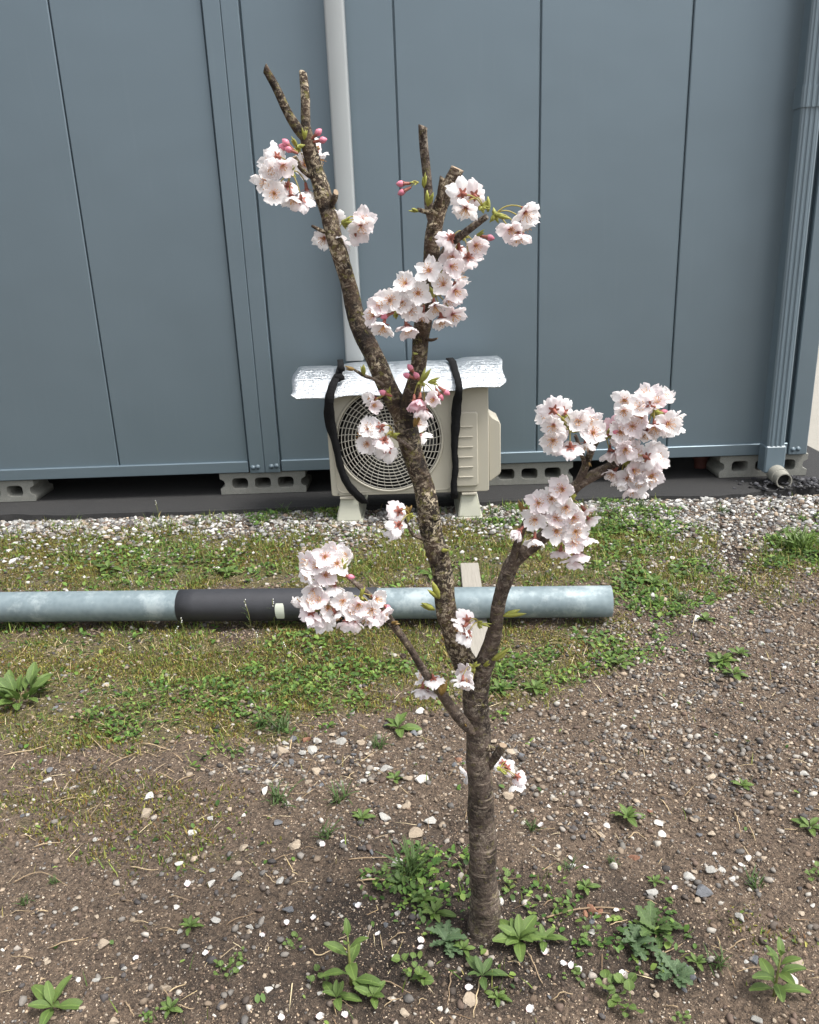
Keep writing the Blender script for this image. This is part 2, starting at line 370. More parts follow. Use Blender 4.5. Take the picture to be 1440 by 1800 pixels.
# ------------------------------------------------------------------ prefab building
WY = 3.543
bld = empty('prefab_building', (0, WY, .11)); tag(bld, 'blue grey steel prefab building of flat panels standing on concrete blocks', 'building')
BI = Matrix.Translation((0, -WY, -.11))
def bpart(name, mb_or_me, mat, smooth=False, parent=None):
    me = mb_or_me if isinstance(mb_or_me, bpy.types.Mesh) else mb_or_me.mesh(name, smooth)
    return link(name, me, parent or bld, MAT[mat], BI if parent is None else Matrix())
TOP = 2.72
seams = [(-3.09, -2.525), (-2.525, -1.951), (-1.951, -1.377), (-1.377, -.79), (-.648, -.065), (-.065, .497), (.497, 1.075), (1.075, 1.600)]
for x0, x1 in seams:
    mb = MB(); mb.box(x0 + .0025, x1 - .0025, WY + .014, WY + .054, .130, TOP - .05, .004); bpart('wall_panel', mb, 'steel')
bpart('core_wall', MB().box(-3.1, 1.63, WY + .028, WY + .05, .13, TOP - .06, 0), 'steel')
bpart('bottom_rail', MB().box(-3.16, -.7935, WY, WY + .09, .112, .163, .003), 'steel')
bpart('bottom_rail', MB().box(-.6445, 1.604, WY, WY + .09, .112, .163, .003), 'steel')
bpart('top_rail', MB().box(-3.16, 1.604, WY, WY + .09, TOP - .06, TOP + .06, .003), 'steel')
bpart('post', MB().box(-.7875, -.7195, WY - .0005, WY + .09, .108, TOP + .06, .003), 'steel')
bpart('post', MB().box(-.7185, -.6505, WY - .0005, WY + .09, .108, TOP + .06, .003), 'steel')
bpart('corner_post', MB().box(1.608, 1.690, WY - .002, WY + .10, .108, TOP + .06, .004), 'steel')
bpart('corner_post', MB().box(-3.25, -3.164, WY - .002, WY + .10, .108, TOP + .06, .004), 'steel')
bpart('side_wall', MB().box(1.640, 1.684, WY + .104, WY + 2.3, .108, TOP + .05, .003), 'steel')
bpart('side_wall', MB().box(-3.245, -3.2, WY + .104, WY + 2.3, .108, TOP + .05, .003), 'steel')
bpart('back_wall', MB().box(-3.19, 1.63, WY + 2.25, WY + 2.3, .108, TOP + .05, .003), 'steel')
bpart('floor_panel', MB().box(-3.19, 1.63, WY + .095, WY + 2.24, .115, .16, .003), 'steel')
bpart('roof_panel', MB().box(-3.3, 1.74, WY - .03, WY + 2.35, TOP + .062, TOP + .09, .004), 'steel')
for px, py in ((445, 822), (453, 821), (477, 820), (486, 819), (1394, 790), (1403, 789)):
    p = aty(px, py, WY); mb = MB()
    mb.tube([(p.x, WY + .001, p.z), (p.x, WY - .006, p.z)], [.0085, .0075], 6); mb.tube([(p.x, WY + .001, p.z), (p.x, WY - .0025, p.z)], [.0115, .0115], 14)
    bpart('bolt', mb, 'gutter', True)

# pale trunking for the refrigerant pipes
simple('trunking', s2l(156, 161, 162), .35, .05, 8)
dx = aty(588, 0, WY).x
tr = extrude2d('pipe_trunking', [[(dx - .037, .064), (dx - .034, .069), (dx - .028, .072), (dx + .028, .072), (dx + .034, .069), (dx + .037, .064), (dx + .037, .0), (dx - .037, .0)]], .60, TOP - .08)
tr.transform(Matrix(((1, 0, 0, 0), (0, 0, -1, WY + .013), (0, 1, 0, 0), (0, 0, 0, 1)))) if False else None
# extrude2d runs along y; turn the profile upright
for v in tr.vertices: v.co = Vector((v.co.x, WY + .0135 - v.co.z, v.co.y))
tr.flip_normals(); tro = link('pipe_trunking', tr, None, MAT['trunking']); tag(tro, 'pale grey plastic pipe trunking running up the wall above the air conditioner', 'pipe cover')

# rainwater downpipe at the corner
dp = empty('rain_downpipe', (1.52, 3.45, .03)); tag(dp, 'blue grey ribbed square rain downpipe beside the building corner with round outlet', 'downpipe')
DI = Matrix.Translation((-1.52, -3.45, -.03))
xa, xb = 1.475, 1.551; yf, yb = 3.452, 3.520
prof = [(xa, yb), (xa, yf + .006), (xa + .006, yf)]
for k in (1, 2, 3):
    xc = xa + (xb - xa) * k / 4; prof += [(xc - .006, yf), (xc - .003, yf - .0035), (xc + .003, yf - .0035), (xc + .006, yf)]
prof += [(xb - .006, yf), (xb, yf + .006), (xb, yb)]
def prism(pf, z0, z1, name, mat, parent, I):
    n = len(pf); V = [(x, y, z0) for x, y in pf] + [(x, y, z1) for x, y in pf]
    Fc = [(i, (i + 1) % n, n + (i + 1) % n, n + i) for i in range(n)] + [tuple(range(n))[::-1], tuple(range(n, 2 * n))]
    return link(name, pyd(name, V, Fc), parent, MAT[mat], I)
prism(prof, .165, TOP, 'pipe', 'gutter', dp, DI)
def grow(pf, d):
    cx, cy = (xa + xb) / 2, (yf + yb) / 2; return [(cx + (x - cx) * (1 + d / .038), cy + (y - cy) * (1 + d / .034)) for x, y in pf]
zc = aty(1434, 172, 3.45).z
prism(grow(prof, .004), zc - .03, zc + .045, 'pipe_collar', 'gutter', dp, DI)
link('elbow', MB().box(xa - .006, xb + .006, yf - .006, yb + .004, .055, .175, .006).mesh('elbow'), dp, MAT['gutter'], DI)
oc = Vector((1.519, 3.40, .055)); MAT['pvc'] = simple('pvc', s2l(140, 138, 129), .55, .15, 20)
n = 28; V = []; Fc = []
for (y, r) in ((3.458, .038), (3.40, .038), (3.399, .0345), (3.36, .0335), (3.36, .0285), (3.45, .0285)):
    for k in range(n): V.append((oc.x + .004 + r * math.cos(2 * math.pi * k / n), y, oc.z - (3.458 - y) * .12 + r * math.sin(2 * math.pi * k / n)))
for i in range(5):
    for k in range(n): Fc.append((i * n + k, i * n + (k + 1) % n, (i + 1) * n + (k + 1) % n, (i + 1) * n + k))
o = link('outlet', pyd('outlet', V, Fc, False), dp, MAT['pvc'], DI)
simple('bore_shade', (.01, .01, .01), .9, .1, 10)
link('bore_shade_disc', MB().tube([(oc.x + .004, 3.385, oc.z - .008), (oc.x + .004, 3.39, oc.z - .008)], [.0282, .0282], 28).mesh('bore_disc'), o, MAT['bore_shade'])  # black disc closing the pipe, stands for the shade inside

# ------------------------------------------------------------------ concrete blocks
def block_mesh():
    L, Hh, D = .39, .10, .19
    nt = lambda x, s: [(x, .0), (x, .028), (x + s * .018, .036), (x + s * .022, .05), (x + s * .018, .064), (x, .074), (x, Hh)]
    outer = nt(L / 2, -1) + nt(-L / 2, 1)[::-1]
    holes = [rrect(cx - .036, cx + .036, .026, .075, .016, 4)[::-1] for cx in (-.104, 0, .104)]
    return extrude2d('concrete_block', [outer] + holes, 0, D, .0015)
bmsh = block_mesh(); bmsh.materials.append(MAT['block'])
for (px, py, rz, lab) in ((-4, 880, 0, 'concrete block under the long panel left of the bolted posts'), (462, 871, 0, 'concrete block under the bolted double post of the building'), (930, 850, 0, 'concrete block under the building beside the valve cover of the air conditioner'), (1336, 835, 0, 'concrete block under the building corner behind the downpipe outlet')):
    p = gnd(px, py, .006); o = link('concrete_block', bmsh); o.location = (p.x, 3.562, .0065); o.rotation_euler.z = R(rz)
    tag(o, 'grey hollow ' + lab, 'concrete block', 'concrete blocks carrying the building')
# brown red pot under the building
p = aty(1230, 836, 3.75); simple('terracotta', s2l(84, 46, 38), .7, .15, 30)
V = []; Fc = []; n = 24
prof = [(.0, .0), (.028, .0), (.031, .042), (.037, .043), (.038, .062), (.034, .062), (.030, .03), (0, .03)]
for r, z in prof:
    for k in range(n): V.append((r * math.cos(2 * math.pi * k / n), r * math.sin(2 * math.pi * k / n), z))
for i in range(len(prof) - 1):
    for k in range(n): Fc.append((i * n + k, i * n + (k + 1) % n, (i + 1) * n + (k + 1) % n, (i + 1) * n + k))
o = link('flower_pot', pyd('flower_pot', V, Fc), None, MAT['terracotta']); o.location = (p.x, 3.75, .0065); tag(o, 'small brown red pot in the dark gap under the building', 'pot')

# ------------------------------------------------------------------ air conditioner outdoor unit
YF = 3.135
ux0, ux1, uz0, uz1 = -.378, .252, .112, .556
simple('ac_shell', s2l(172, 167, 153), .5, .04, 6); simple('ac_grille', s2l(162, 158, 148), .5, .06, 10); simple('ac_dark', (.012, .012, .013), .8, .2, 20); simple('steel_bolt', (.45, .45, .45), .35, .2, 50, 0, 1)
ac = empty('air_conditioner', (0, YF + .13, uz0)); tag(ac, 'beige air conditioner outdoor unit with round fan grille standing before the steel wall', 'air conditioner')
AI = Matrix.Translation((0, -YF - .13, -uz0))
gcx, gcz, gR = -.1375, .337, .208
link('front_panel', extrude2d('front_panel', [rrect(ux0, ux1, uz0, uz1, .012), circ(gcx, gcz, gR, 72)[::-1]], YF, YF + .012, .003), ac, MAT['ac_shell'], AI)
mb = MB(); mb.box(ux0, ux0 + .004, YF + .0125, YF + .26, uz0, uz1, .001); mb.box(ux1 - .004, ux1, YF + .0125, YF + .26, uz0, uz1, .001); mb.box(ux0 + .0045, ux1 - .0045, YF + .0125, YF + .26, uz1 - .006, uz1 - .001, .001); mb.box(ux0 + .0045, ux1 - .0045, YF + .0125, YF + .26, uz0, uz0 + .006, .001); mb.box(ux0 + .005, ux1 - .005, YF + .255, YF + .26, uz0 + .007, uz1 - .007, .001)
link('casing', mb.mesh('casing'), ac, MAT['ac_shell'], AI)
mb = MB(); mb.tube([(gcx, YF + .012, gcz), (gcx, YF + .10, gcz)], [gR, gR], 48, False); mb.tube([(gcx, YF + .10, gcz), (gcx, YF + .101, gcz)], [gR, gR], 48)
link('fan_shroud', mb.mesh('fan_shroud', True), ac, MAT['ac_dark'], AI)
fan = MB(); fan.tube([(gcx, YF + .035, gcz), (gcx, YF + .09, gcz)], [.035, .04], 20)
for k in range(3):
    a0 = k * 2 * math.pi / 3 + .4; V = []; Fc = []
    for j in range(7):
        for i in range(5):
            r = .035 + (gR - .02 - .035) * i / 4; a = a0 + (j / 6 - .5) * (1.25 + .25 * i / 4); V.append((gcx + r * math.cos(a), YF + .045 + .04 * j / 6, gcz + r * math.sin(a)))
    for j in range(6):
        for i in range(4): Fc.append((j * 5 + i, j * 5 + i + 1, (j + 1) * 5 + i + 1, (j + 1) * 5 + i))
    fan.add(V, Fc)
simple('fan_plastic', (.03, .03, .031), .5, .1, 20); link('fan', fan.mesh('fan'), ac, MAT['fan_plastic'], AI)
def ringprof(r, y, rr):
    V = []; Fc = []; n = 72; m = 5
    for k in range(n):
        a = 2 * math.pi * k / n
        for j in range(m):
            b = 2 * math.pi * j / m; q = r + rr * math.cos(b); V.append((gcx + q * math.cos(a), y + rr * 1.3 * math.sin(b), gcz + q * math.sin(a)))
    for k in range(n):
        for j in range(m): Fc.append((k * m + j, k * m + (j + 1) % m, ((k + 1) % n) * m + (j + 1) % m, ((k + 1) % n) * m + j))
    return V, Fc
mb = MB(); dome = lambda r: YF - .004 - .012 * (1 - (r / gR) ** 2)
for k in range(12):
    r = .052 + (gR - .008 - .052) * k / 11; mb.add(*ringprof(r, dome(r), .0021))
for k in range(40):
    a0 = 2 * math.pi * k / 40; pts = []
    for j in range(7):
        r = .044 + (gR - .004 - .044) * j / 6; a = a0 + .20 * (j / 6); pts.append((gcx + r * math.cos(a), dome(r), gcz + r * math.sin(a)))
    mb.tube(pts, .0017, 4)
gro = link('fan_grille', mb.mesh('fan_grille', True), ac, MAT['ac_grille'], AI)
mb = MB(); mb.tube([(gcx, YF - .0175, gcz), (gcx, YF - .0165, gcz), (gcx, YF - .008, gcz)], [.036, .046, .047], 40); link('hub_disc', mb.mesh('hub_disc'), gro, MAT['ac_shell'])
mb = MB(); mb.add(*ringprof(gR + .001, YF - .002, .006)); link('grille_rim', mb.mesh('grille_rim', True), gro, MAT['ac_shell'])
# shallow pressed frame of the fan side
fr = extrude2d('pressed_frame', [rrect(ux0 + .022, .105, uz0 + .012, uz1 - .02, .03, 6), rrect(ux0 + .0255, .1015, uz0 + .0155, uz1 - .0235, .027, 6)[::-1]], YF - .0025, YF + .001, .0006)
link('pressed_frame', fr, ac, MAT['ac_shell'], AI)
a = aty(797, 724, YF); b = aty(841, 853, YF); sx0, sx1, sz1, sz0 = a.x, b.x, a.z, b.z
sp = link('service_panel', extrude2d('service_panel', [rrect(sx0, sx1, sz0, sz1, .012, 5)], YF - .013, YF + .001, .0045), ac, MAT['ac_shell'], AI)
for k in range(6):
    z = sz1 - (sz1 - sz0) * (.19 + .135 * k); link('rib', MB().box(sx0 + .015, sx1 - .02, YF - .017, YF - .0125, z - .0022, z + .0022, .001).mesh('rib'), sp, MAT['ac_shell'])
vc = [(ux1 + .001, .145), (ux1 + .012, .145), (ux1 + .046, .172), (ux1 + .05, .182), (ux1 + .05, .375), (ux1 + .044, .388), (ux1 + .02, .402), (ux1 + .008, .415), (ux1 + .001, .435)]
link('valve_cover', extrude2d('valve_cover', [vc], YF + .03, YF + .19, .004), ac, MAT['ac_shell'], AI)
for x in (ux0 + .028, .09):
    link('screw', MB().tube([(x, YF + .001, uz0 + .01), (x, YF - .003, uz0 + .01)], [.004, .0035], 10).mesh('screw'), ac, MAT['steel_bolt'], AI)
for x in (-.315, .172):
    link('mounting_foot', MB().box(x - .03, x + .03, YF - .012, YF + .27, uz0 - .010, uz0 - .002, .001).mesh('mounting_foot'), ac, MAT['ac_shell'], AI)
# plastic support blocks
simple('support_plastic', s2l(178, 178, 163), .6, .08, 20, .0008)
for (pa, pb, ta, tb, lab) in (((589, 921), (638, 918), (599, 876), (628, 876), 'under the fan side of the air conditioner'), ((803, 914), (849, 909), (811, 872), (838, 870), 'under the service panel side of the air conditioner')):
    A = gnd(*pa); B = gnd(*pb); y0 = 3.118; xL = aty(*pa, y0).x; xR = aty(*pb, y0).x; tl = aty(*ta, y0 + .02).x; tR = aty(*tb, y0 + .02).x
    t = empty('support_block', ((xL + xR) / 2, y0, 0)); tag(t, 'cream plastic support block with sloping sides ' + lab, 'support block', 'support blocks of the air conditioner')
    I = Matrix.Translation((-(xL + xR) / 2, -y0, 0)); z0, z1, zt = -.006, .008, .0995; yb = y0 + .36
    V = [(xL + .006, y0 + .004, z1), (xR - .006, y0 + .004, z1), (xR - .006, yb - .004, z1), (xL + .006, yb - .004, z1), (tl, y0 + .022, zt), (tR, y0 + .022, zt), (tR, yb - .02, zt), (tl, yb - .02, zt)]
    Fc = [(0, 1, 5, 4), (1, 2, 6, 5), (2, 3, 7, 6), (3, 0, 4, 7), (4, 5, 6, 7), (3, 2, 1, 0)]
    bm = bmesh.new(); bv = [bm.verts.new(v) for v in V]; [bm.faces.new([bv[i] for i in f]) for f in Fc]
    bmesh.ops.bevel(bm, geom=bm.edges[:], offset=.004, segments=2, affect='EDGES'); me = bpy.data.meshes.new('body'); bm.to_mesh(me); bm.free()
    link('body', me, t, MAT['support_plastic'], I)
    link('base_flange', MB().box(xL, xR, y0, yb, z0, z1 + .001, .002).mesh('flange'), t, MAT['support_plastic'], I)
    for sx in (-.011, .011): link('bolt', MB().tube([((tl + tR) / 2 + sx, y0 + .034, zt - .002), ((tl + tR) / 2 + sx, y0 + .034, zt + .008)], [.008, .007], 6).mesh('bolt'), t, MAT['steel_bolt'], I)
# foil sun shade
m = N('foil'); c = m.co(); v = m.noise(1, 5, .7, m.mapping(c, (6, 120, 120))); w = m.noise(26, 4, .6, c)
m.color(m.mix(v, (.40, .43, .46), (.80, .83, .86))).p(Metallic=1.0, Roughness=m.math('ADD', m.math('MULTIPLY', w, .25), .2)); m.bump(m.math('ADD', v, m.math('MULTIPLY', w, .8)), 1.0, .007); MAT['foil'] = m.m
cL0 = aty(512, 703, 3.075); cR0 = aty(889, 679, 3.075); zf = (cL0.z + cR0.z) / 2
pr = []
for k in range(13):
    a = R(180 - 8 - 82 * k / 12); pr.append((3.075 + .20 + .20 * math.cos(a), .612 - .12 + .12 * math.sin(a)))
d0 = pr[0]; pr = [(d0[0] - .002, zf)] + [(y, z) for y, z in pr if z > zf + .004] + [(3.32, .611), (3.36, .608), (3.40, .604)]
def cover_section(off): 
    return pr
V = []; Fc = []; NX = 40; m_ = len(pr)
def cover_pt(u, k):
    y, z = pr[k]; x = cL0.x + (cR0.x - cL0.x) * u
    x += .004 * math.sin(k * .8)
    edge = min(u, 1 - u) * (cR0.x - cL0.x)
    lift = 0
    if k <= 2: 
        rr = .018; e = max(0, rr - edge); lift = (rr - math.sqrt(max(rr * rr - e * e, 0))) * (1 - k / 3)
    wob = .003 * math.sin(u * 9 + k * .35) + .002 * math.sin(u * 23 + 1) - .006 * math.exp(-((u - .19) / .03) ** 2) - .006 * math.exp(-((u - .78) / .03) ** 2)
    tilt = (cR0.z - cL0.z) * (u - .5)
    return Vector((x, y + wob * .4, z + lift + wob + tilt * (1 if k < 3 else .6)))
for s_, th in ((0, 0), (1, .004)):
    for i in range(NX + 1):
        for k in range(m_):
            p = cover_pt(i / NX, k); V.append((p.x, p.y + th * .7, p.z - th))
o_ = (NX + 1) * m_
for i in range(NX):
    for k in range(m_ - 1):
        a, b, c_, d = i * m_ + k, (i + 1) * m_ + k, (i + 1) * m_ + k + 1, i * m_ + k + 1
        Fc.append((a, b, c_, d)); Fc.append((d + o_, c_ + o_, b + o_, a + o_))
    Fc.append((i * m_, i * m_ + o_, (i + 1) * m_ + o_, (i + 1) * m_)); k = m_ - 1; Fc.append((i * m_ + k, (i + 1) * m_ + k, (i + 1) * m_ + k + o_, i * m_ + k + o_))
for i in (0, NX):
    for k in range(m_ - 1): Fc.append((i * m_ + k, i * m_ + k + 1, i * m_ + k + 1 + o_, i * m_ + k + o_))
bm = bmesh.new(); bv = [bm.verts.new(v) for v in V]
for f in Fc: bm.faces.new([bv[i] for i in f])
bmesh.ops.recalc_face_normals(bm, faces=bm.faces[:]); me = bpy.data.meshes.new('foil_cover'); bm.to_mesh(me); bm.free(); me.shade_smooth()
o = link('foil_cover', me, None, MAT['foil']); tag(o, 'silver foil sun shade sheet curved over the top of the air conditioner', 'cover')
# black straps
m = N('strap_cloth'); c = m.co(); v = m.noise(90, 4, .6, c); m.color(m.mix(v, (.004, .004, .0045), (.012, .012, .013))).p(Roughness=.95, Specular_IOR_Level=.2).bump(v, .8, .004); MAT['strap'] = m.m
def strap(pxs, lab):
    P = [aty(px, py, y) for px, py, y, w in pxs]; W = [w for *_, w in pxs]
    Q = catmull([tuple(p) for p in P], 5); Wd = np.interp(np.linspace(0, 1, len(Q)), np.linspace(0, 1, len(W)), W) * (1 + .06 * np.sin(np.arange(len(Q)) * 1.7))
    Wd = Wd * .82; V, Fc = ribbon(Q, Wd, .006, (1, 0, 0)); o = link('strap', pyd('strap', V, Fc, True), None, MAT['strap']); return tag(o, lab, 'strap')
strap([(598, 633, 3.285, .028), (599, 641, 3.21, .03), (596, 655, 3.145, .032), (586, 675, 3.088, .036), (579, 703, 3.064, .042), (580, 740, 3.098, .052), (590, 780, 3.108, .034), (600, 825, 3.114, .034), (613, 853, 3.118, .038), (632, 874, 3.122, .040), (642, 884, 3.15, .034), (640, 880, 3.26, .03)], 'black cloth strap knotted over the foil and slung past the fan grille')
strap([(790, 630, 3.285, .034), (796, 637, 3.22, .034), (800, 652, 3.15, .032), (805, 668, 3.09, .03), (807, 686, 3.064, .032), (803, 712, 3.095, .046), (801, 750, 3.108, .042), (799, 790, 3.110, .03), (801, 820, 3.110, .03), (798, 850, 3.112, .03), (799, 870, 3.118, .036), (799, 876, 3.16, .03), (799, 872, 3.26, .03)], 'black cloth strap tied over the foil beside the ribbed service panel')
mb = MB()
for k, (px, py) in enumerate(((600, 648), (597, 664))):
    p = aty(px, py, 3.135 - .02 * k)
    bm = bmesh.new(); bmesh.ops.create_icosphere(bm, subdivisions=2, radius=.015)
    mb.add([(p.x + v.co.x * (1 + .4 * k), p.y + v.co.y * .7, p.z + v.co.z + .003 * math.sin(v.co.x * 300)) for v in bm.verts], [[v.index for v in f.verts] for f in bm.faces]); bm.free()
kn = mb.build('knot', MAT['strap'], bpy.data.objects['strap'], True)

# ------------------------------------------------------------------ lying pole on a plank
PR = .0455; zax = .020 + PR
A = gnd(0, 1067, zax); B = gnd(1074, 1057, zax); d = (B - A).normalized(); A2 = A - d * 1.6
m = N('galvanised'); c = m.co(); v = m.noise(16, 5, .65, c); w = m.n('ShaderNodeTexVoronoi', Scale=60.); m.set(w.inputs['Vector'], c)
col = m.mix(v, s2l(86, 101, 107), s2l(134, 149, 154)); col = m.mix(m.math('MULTIPLY', w.outputs['Distance'], .35), col, s2l(150, 163, 166))
col = m.mix(m.ramp(m.noise(9, 5, .7, c), [(.5, (0, 0, 0)), (.62, (.6, .6, .6))]), col, s2l(172, 182, 184))
m.color(col).p(Metallic=.25, Roughness=.55).bump(v, .3, .0015); MAT['galv'] = m.m
simple('dark_sheet', (.030, .031, .036), .55, .25, 40, .001); simple('tag_plate', s2l(196, 200, 186), .5, .05, 40)
pole = empty('steel_pole', A2); tag(pole, 'galvanised steel pole with a dark wrapped band lying across a plank on the grass', 'pole')
PI = Matrix.Translation(-A2)
def atx(px):
    lo, hi = 0, 1
    for _ in range(40):
        mdl = (lo + hi) / 2; q = A2.lerp(B, mdl)
        if project(np.array(q))[0] < px: lo = mdl
        else: hi = mdl
    return A2.lerp(B, lo)
pts = [A2.lerp(B, t) for t in np.linspace(0, 1, 30)]
V, Fc = sweep(pts, PR, 40, False); n0 = len(V); ins = [(B - V[n0 - 40 + k]) * (.004 / PR) + V[n0 - 40 + k] for k in range(40)]; dp_ = [p - d * .25 for p in ins]
V += ins + dp_
for k in range(40):
    k2 = (k + 1) % 40; Fc.append((n0 - 40 + k, n0 - 40 + k2, n0 + k2, n0 + k)); Fc.append((n0 + k, n0 + k2, n0 + 40 + k2, n0 + 40 + k))
link('tube', pyd('tube', V, Fc, True), pole, MAT['galv'], PI)
a, b = atx(317), atx(664)
bo = link('wrapped_band', MB().tube([a.lerp(b, t) for t in np.linspace(0, 1, 12)], PR + .0022, 40).mesh('band', False), pole, MAT['dark_sheet'], PI)
for p_ in bo.data.polygons: p_.use_smooth = len(p_.vertices) == 4
tp = atx(498); side = Vector((-d.y, d.x, 0)) * -1
V = []; Fc = []
for j in range(9):
    an = R(-28 + 56 * j / 8)
    for s in (-1, 1): 
        hw = .0135 * (1 - .25 * abs(j / 4 - 1) ** 4); nn = side * math.cos(an) + Vector((0, 0, 1)) * math.sin(an); V.append(tp + d * s * hw + nn * (PR + .0065))
nv = len(V); V += [tp + (v - tp) - (v - tp).normalized() * .004 for v in V]
for j in range(8): Fc.append((2 * j, 2 * j + 1, 2 * j + 3, 2 * j + 2))
for j in range(8): Fc += [(2 * j, 2 * j + 2, nv + 2 * j + 2, nv + 2 * j), (2 * j + 1, nv + 2 * j + 1, nv + 2 * j + 3, 2 * j + 3)]
link('tag_plate', pyd('tag_plate', V, Fc), bo, MAT['tag_plate'])
m = N('weathered_wood'); c = m.co(); v = m.noise(1, 5, .65, m.mapping(c, (160, 10, 60))); m.color(m.mix(v, s2l(122, 117, 108), s2l(162, 157, 148))).p(Roughness=.85).bump(v, .5, .002); MAT['wood'] = m.m
pa, pb = gnd(825, 989, .02), gnd(846, 1163, .02); dv = (pb - pa).normalized(); sv = Vector((-dv.y, dv.x, 0)); hw = .031
out = [pa + sv * hw, pa - sv * hw, pb - sv * hw - dv * .02, pb - sv * hw * .1 + dv * .012, pb + sv * hw - dv * .012]
V = [(p.x, p.y, .0199) for p in out] + [(p.x, p.y, -.012) for p in out]; nn = len(out)
bm = bmesh.new(); bv = [bm.verts.new(v) for v in V]; bm.faces.new(bv[:nn]); bm.faces.new(bv[nn:][::-1])
for i in range(nn): bm.faces.new((bv[i], bv[nn + i], bv[nn + (i + 1) % nn], bv[(i + 1) % nn]))
bmesh.ops.recalc_face_normals(bm, faces=bm.faces[:]); bmesh.ops.bevel(bm, geom=bm.edges[:], offset=.002, segments=1, affect='EDGES'); me = bpy.data.meshes.new('plank'); bm.to_mesh(me); bm.free()
o = link('plank', me, None, MAT['wood']); tag(o, 'weathered pale wooden plank lying under the steel pole', 'plank')

# ------------------------------------------------------------------ cherry tree
TY = 1.040
tb = gnd(852, 1672); base = Vector((tb.x, TY, Hf(tb.x, TY)))
tree = empty('cherry_tree', base); tag(tree, 'young pruned cherry tree with cut stems and pale pink blossom clusters', 'tree')
TI = Matrix.Translation(-base)
def limb(name, pts, mat, n=14, sub=8, seed=0, knots=(), cut=True, flare=0):
    """pts: (px, py, width_px, y offset)"""
    P = []; Rr = []
    for px, py, w, oy in pts:
        p = aty(px, py, TY + oy); P.append(tuple(p)); Rr.append(w / 2 * depth(p) / F)
    Q = catmull(P, sub); rr = np.maximum(catmull([(r, 0, 0) for r in Rr], sub)[:, 0], .0008)
    rs = np.random.default_rng(seed); L = np.concatenate([[0], np.cumsum(np.linalg.norm(np.diff(Q, axis=0), axis=1))])
    ph = rs.random(6) * 6.28; ring = 1 + .035 * vnoise(L * 10, L * 0, .09, 31 + seed) + .03 * np.sin(L * 140 + ph[0]) * vnoise(L * 10, L * 0 + 5, .2, 41 + seed)
    Q = Q + np.stack([.0012 * np.sin(L * 60 + ph[1]), .0012 * np.sin(L * 47 + ph[2]), 0 * L], 1)
    def jit(i, k): 
        a = 2 * math.pi * k / n; j = ring[i] * (1 + .045 * math.sin(2 * a + L[i] * 30 + ph[3]) + .03 * math.sin(3 * a - L[i] * 45 + ph[4]) + .02 * (rs.random() - .5) * 2)
        for kl, ka, kw, kh in knots: j += kh * math.exp(-((L[i] - kl * L[-1]) / kw) ** 2) * max(0, math.cos(a - ka)) ** 6
        return j
    V, Fc = sweep(Q, rr, n, True, jit)
    if cut:   # slanted saw cut
        e = len(Q) - 1; T = Vector(Q[-1] - Q[-2]).normalized(); tv = Vector((rs.random() - .5, rs.random() - .5, rs.random() - .2)).normalized()
        for k in range(n):
            v = V[e * n + k]; V[e * n + k] = v + T * (v - Vector(Q[-1])).dot(tv) * .9
    me = pyd(name, V, Fc, True); uvl = me.uv_layers.new(name='UVMap')
    for pl in me.polygons:
        ks = [v % n for v in pl.vertices]; wrap = max(ks) - min(ks) > n / 2
        for li, vi in zip(pl.loop_indices, pl.vertices):
            k = vi % n; k = n if (wrap and k == 0) else k; i = vi // n; uvl.data[li].uv = (k / n, L[i])
    for pl in me.polygons[-2:]: pl.use_smooth = False; pl.material_index = 1 if cut else 0
    me.materials.append(MAT[mat]); me.materials.append(MAT['cut_wood'])
    return link(name, me, tree, None, TI)
PIh = math.pi
limb('trunk', [(850, 1700, 84, .0), (851, 1672, 70, 0), (852, 1640, 57, 0), (852, 1600, 52, 0), (850, 1550, 49, 0), (849, 1500, 47, 0), (847, 1450, 45, 0), (845, 1400, 44, 0), (842, 1340, 43, 0), (840, 1290, 42, 0), (838, 1240, 42, 0), (838, 1205, 44, 0), (838, 1180, 38, 0)], 'bark_trunk', 22, 10, 1, [(.24, 4.7, .010, .16), (.5, 4.2, .010, .18), (.6, 1.0, .012, .22), (.78, 5.2, .012, .20), (.9, 4.4, .010, .14)], False)
limb('branch', [(842, 1216, 30, .004), (826, 1180, 40, 0), (805, 1140, 40, -.004), (789, 1085, 38, -.006), (778, 1020, 36, -.006), (766, 960, 36, -.004), (755, 910, 38, 0), (742, 850, 37, .004), (728, 800, 38, .006), (716, 760, 40, .006), (708, 735, 36, .006)], 'bark_stem', 18, 9, 2, [(.72, 4.6, .010, .22), (.35, 1.5, .01, .2), (.55, 5.5, .01, .18)], False)
limb('branch', [(715, 765, 30, .006), (700, 715, 35, .008), (676, 668, 34, .014), (655, 625, 32, .02), (634, 575, 31, .026), (616, 515, 29, .03), (599, 455, 28, .034), (583, 395, 29, .036), (568, 345, 28, .036), (553, 290, 26, .036), (543, 250, 24, .036), (537, 225, 20, .036)], 'bark_stem', 16, 9, 3, [(.3, 4.7, .010, .2), (.62, .4, .01, .25), (.8, 3.5, .01, .2)], False)
limb('branch', [(545, 252, 15, .036), (525, 226, 17, .034), (505, 195, 15, .03), (484, 155, 14, .026), (465, 120, 13, .022)], 'bark_stem', 12, 7, 4)
limb('branch', [(540, 245, 16, .038), (537, 205, 16, .042), (535, 165, 16, .046), (533, 128, 14, .05)], 'bark_stem', 12, 7, 5)
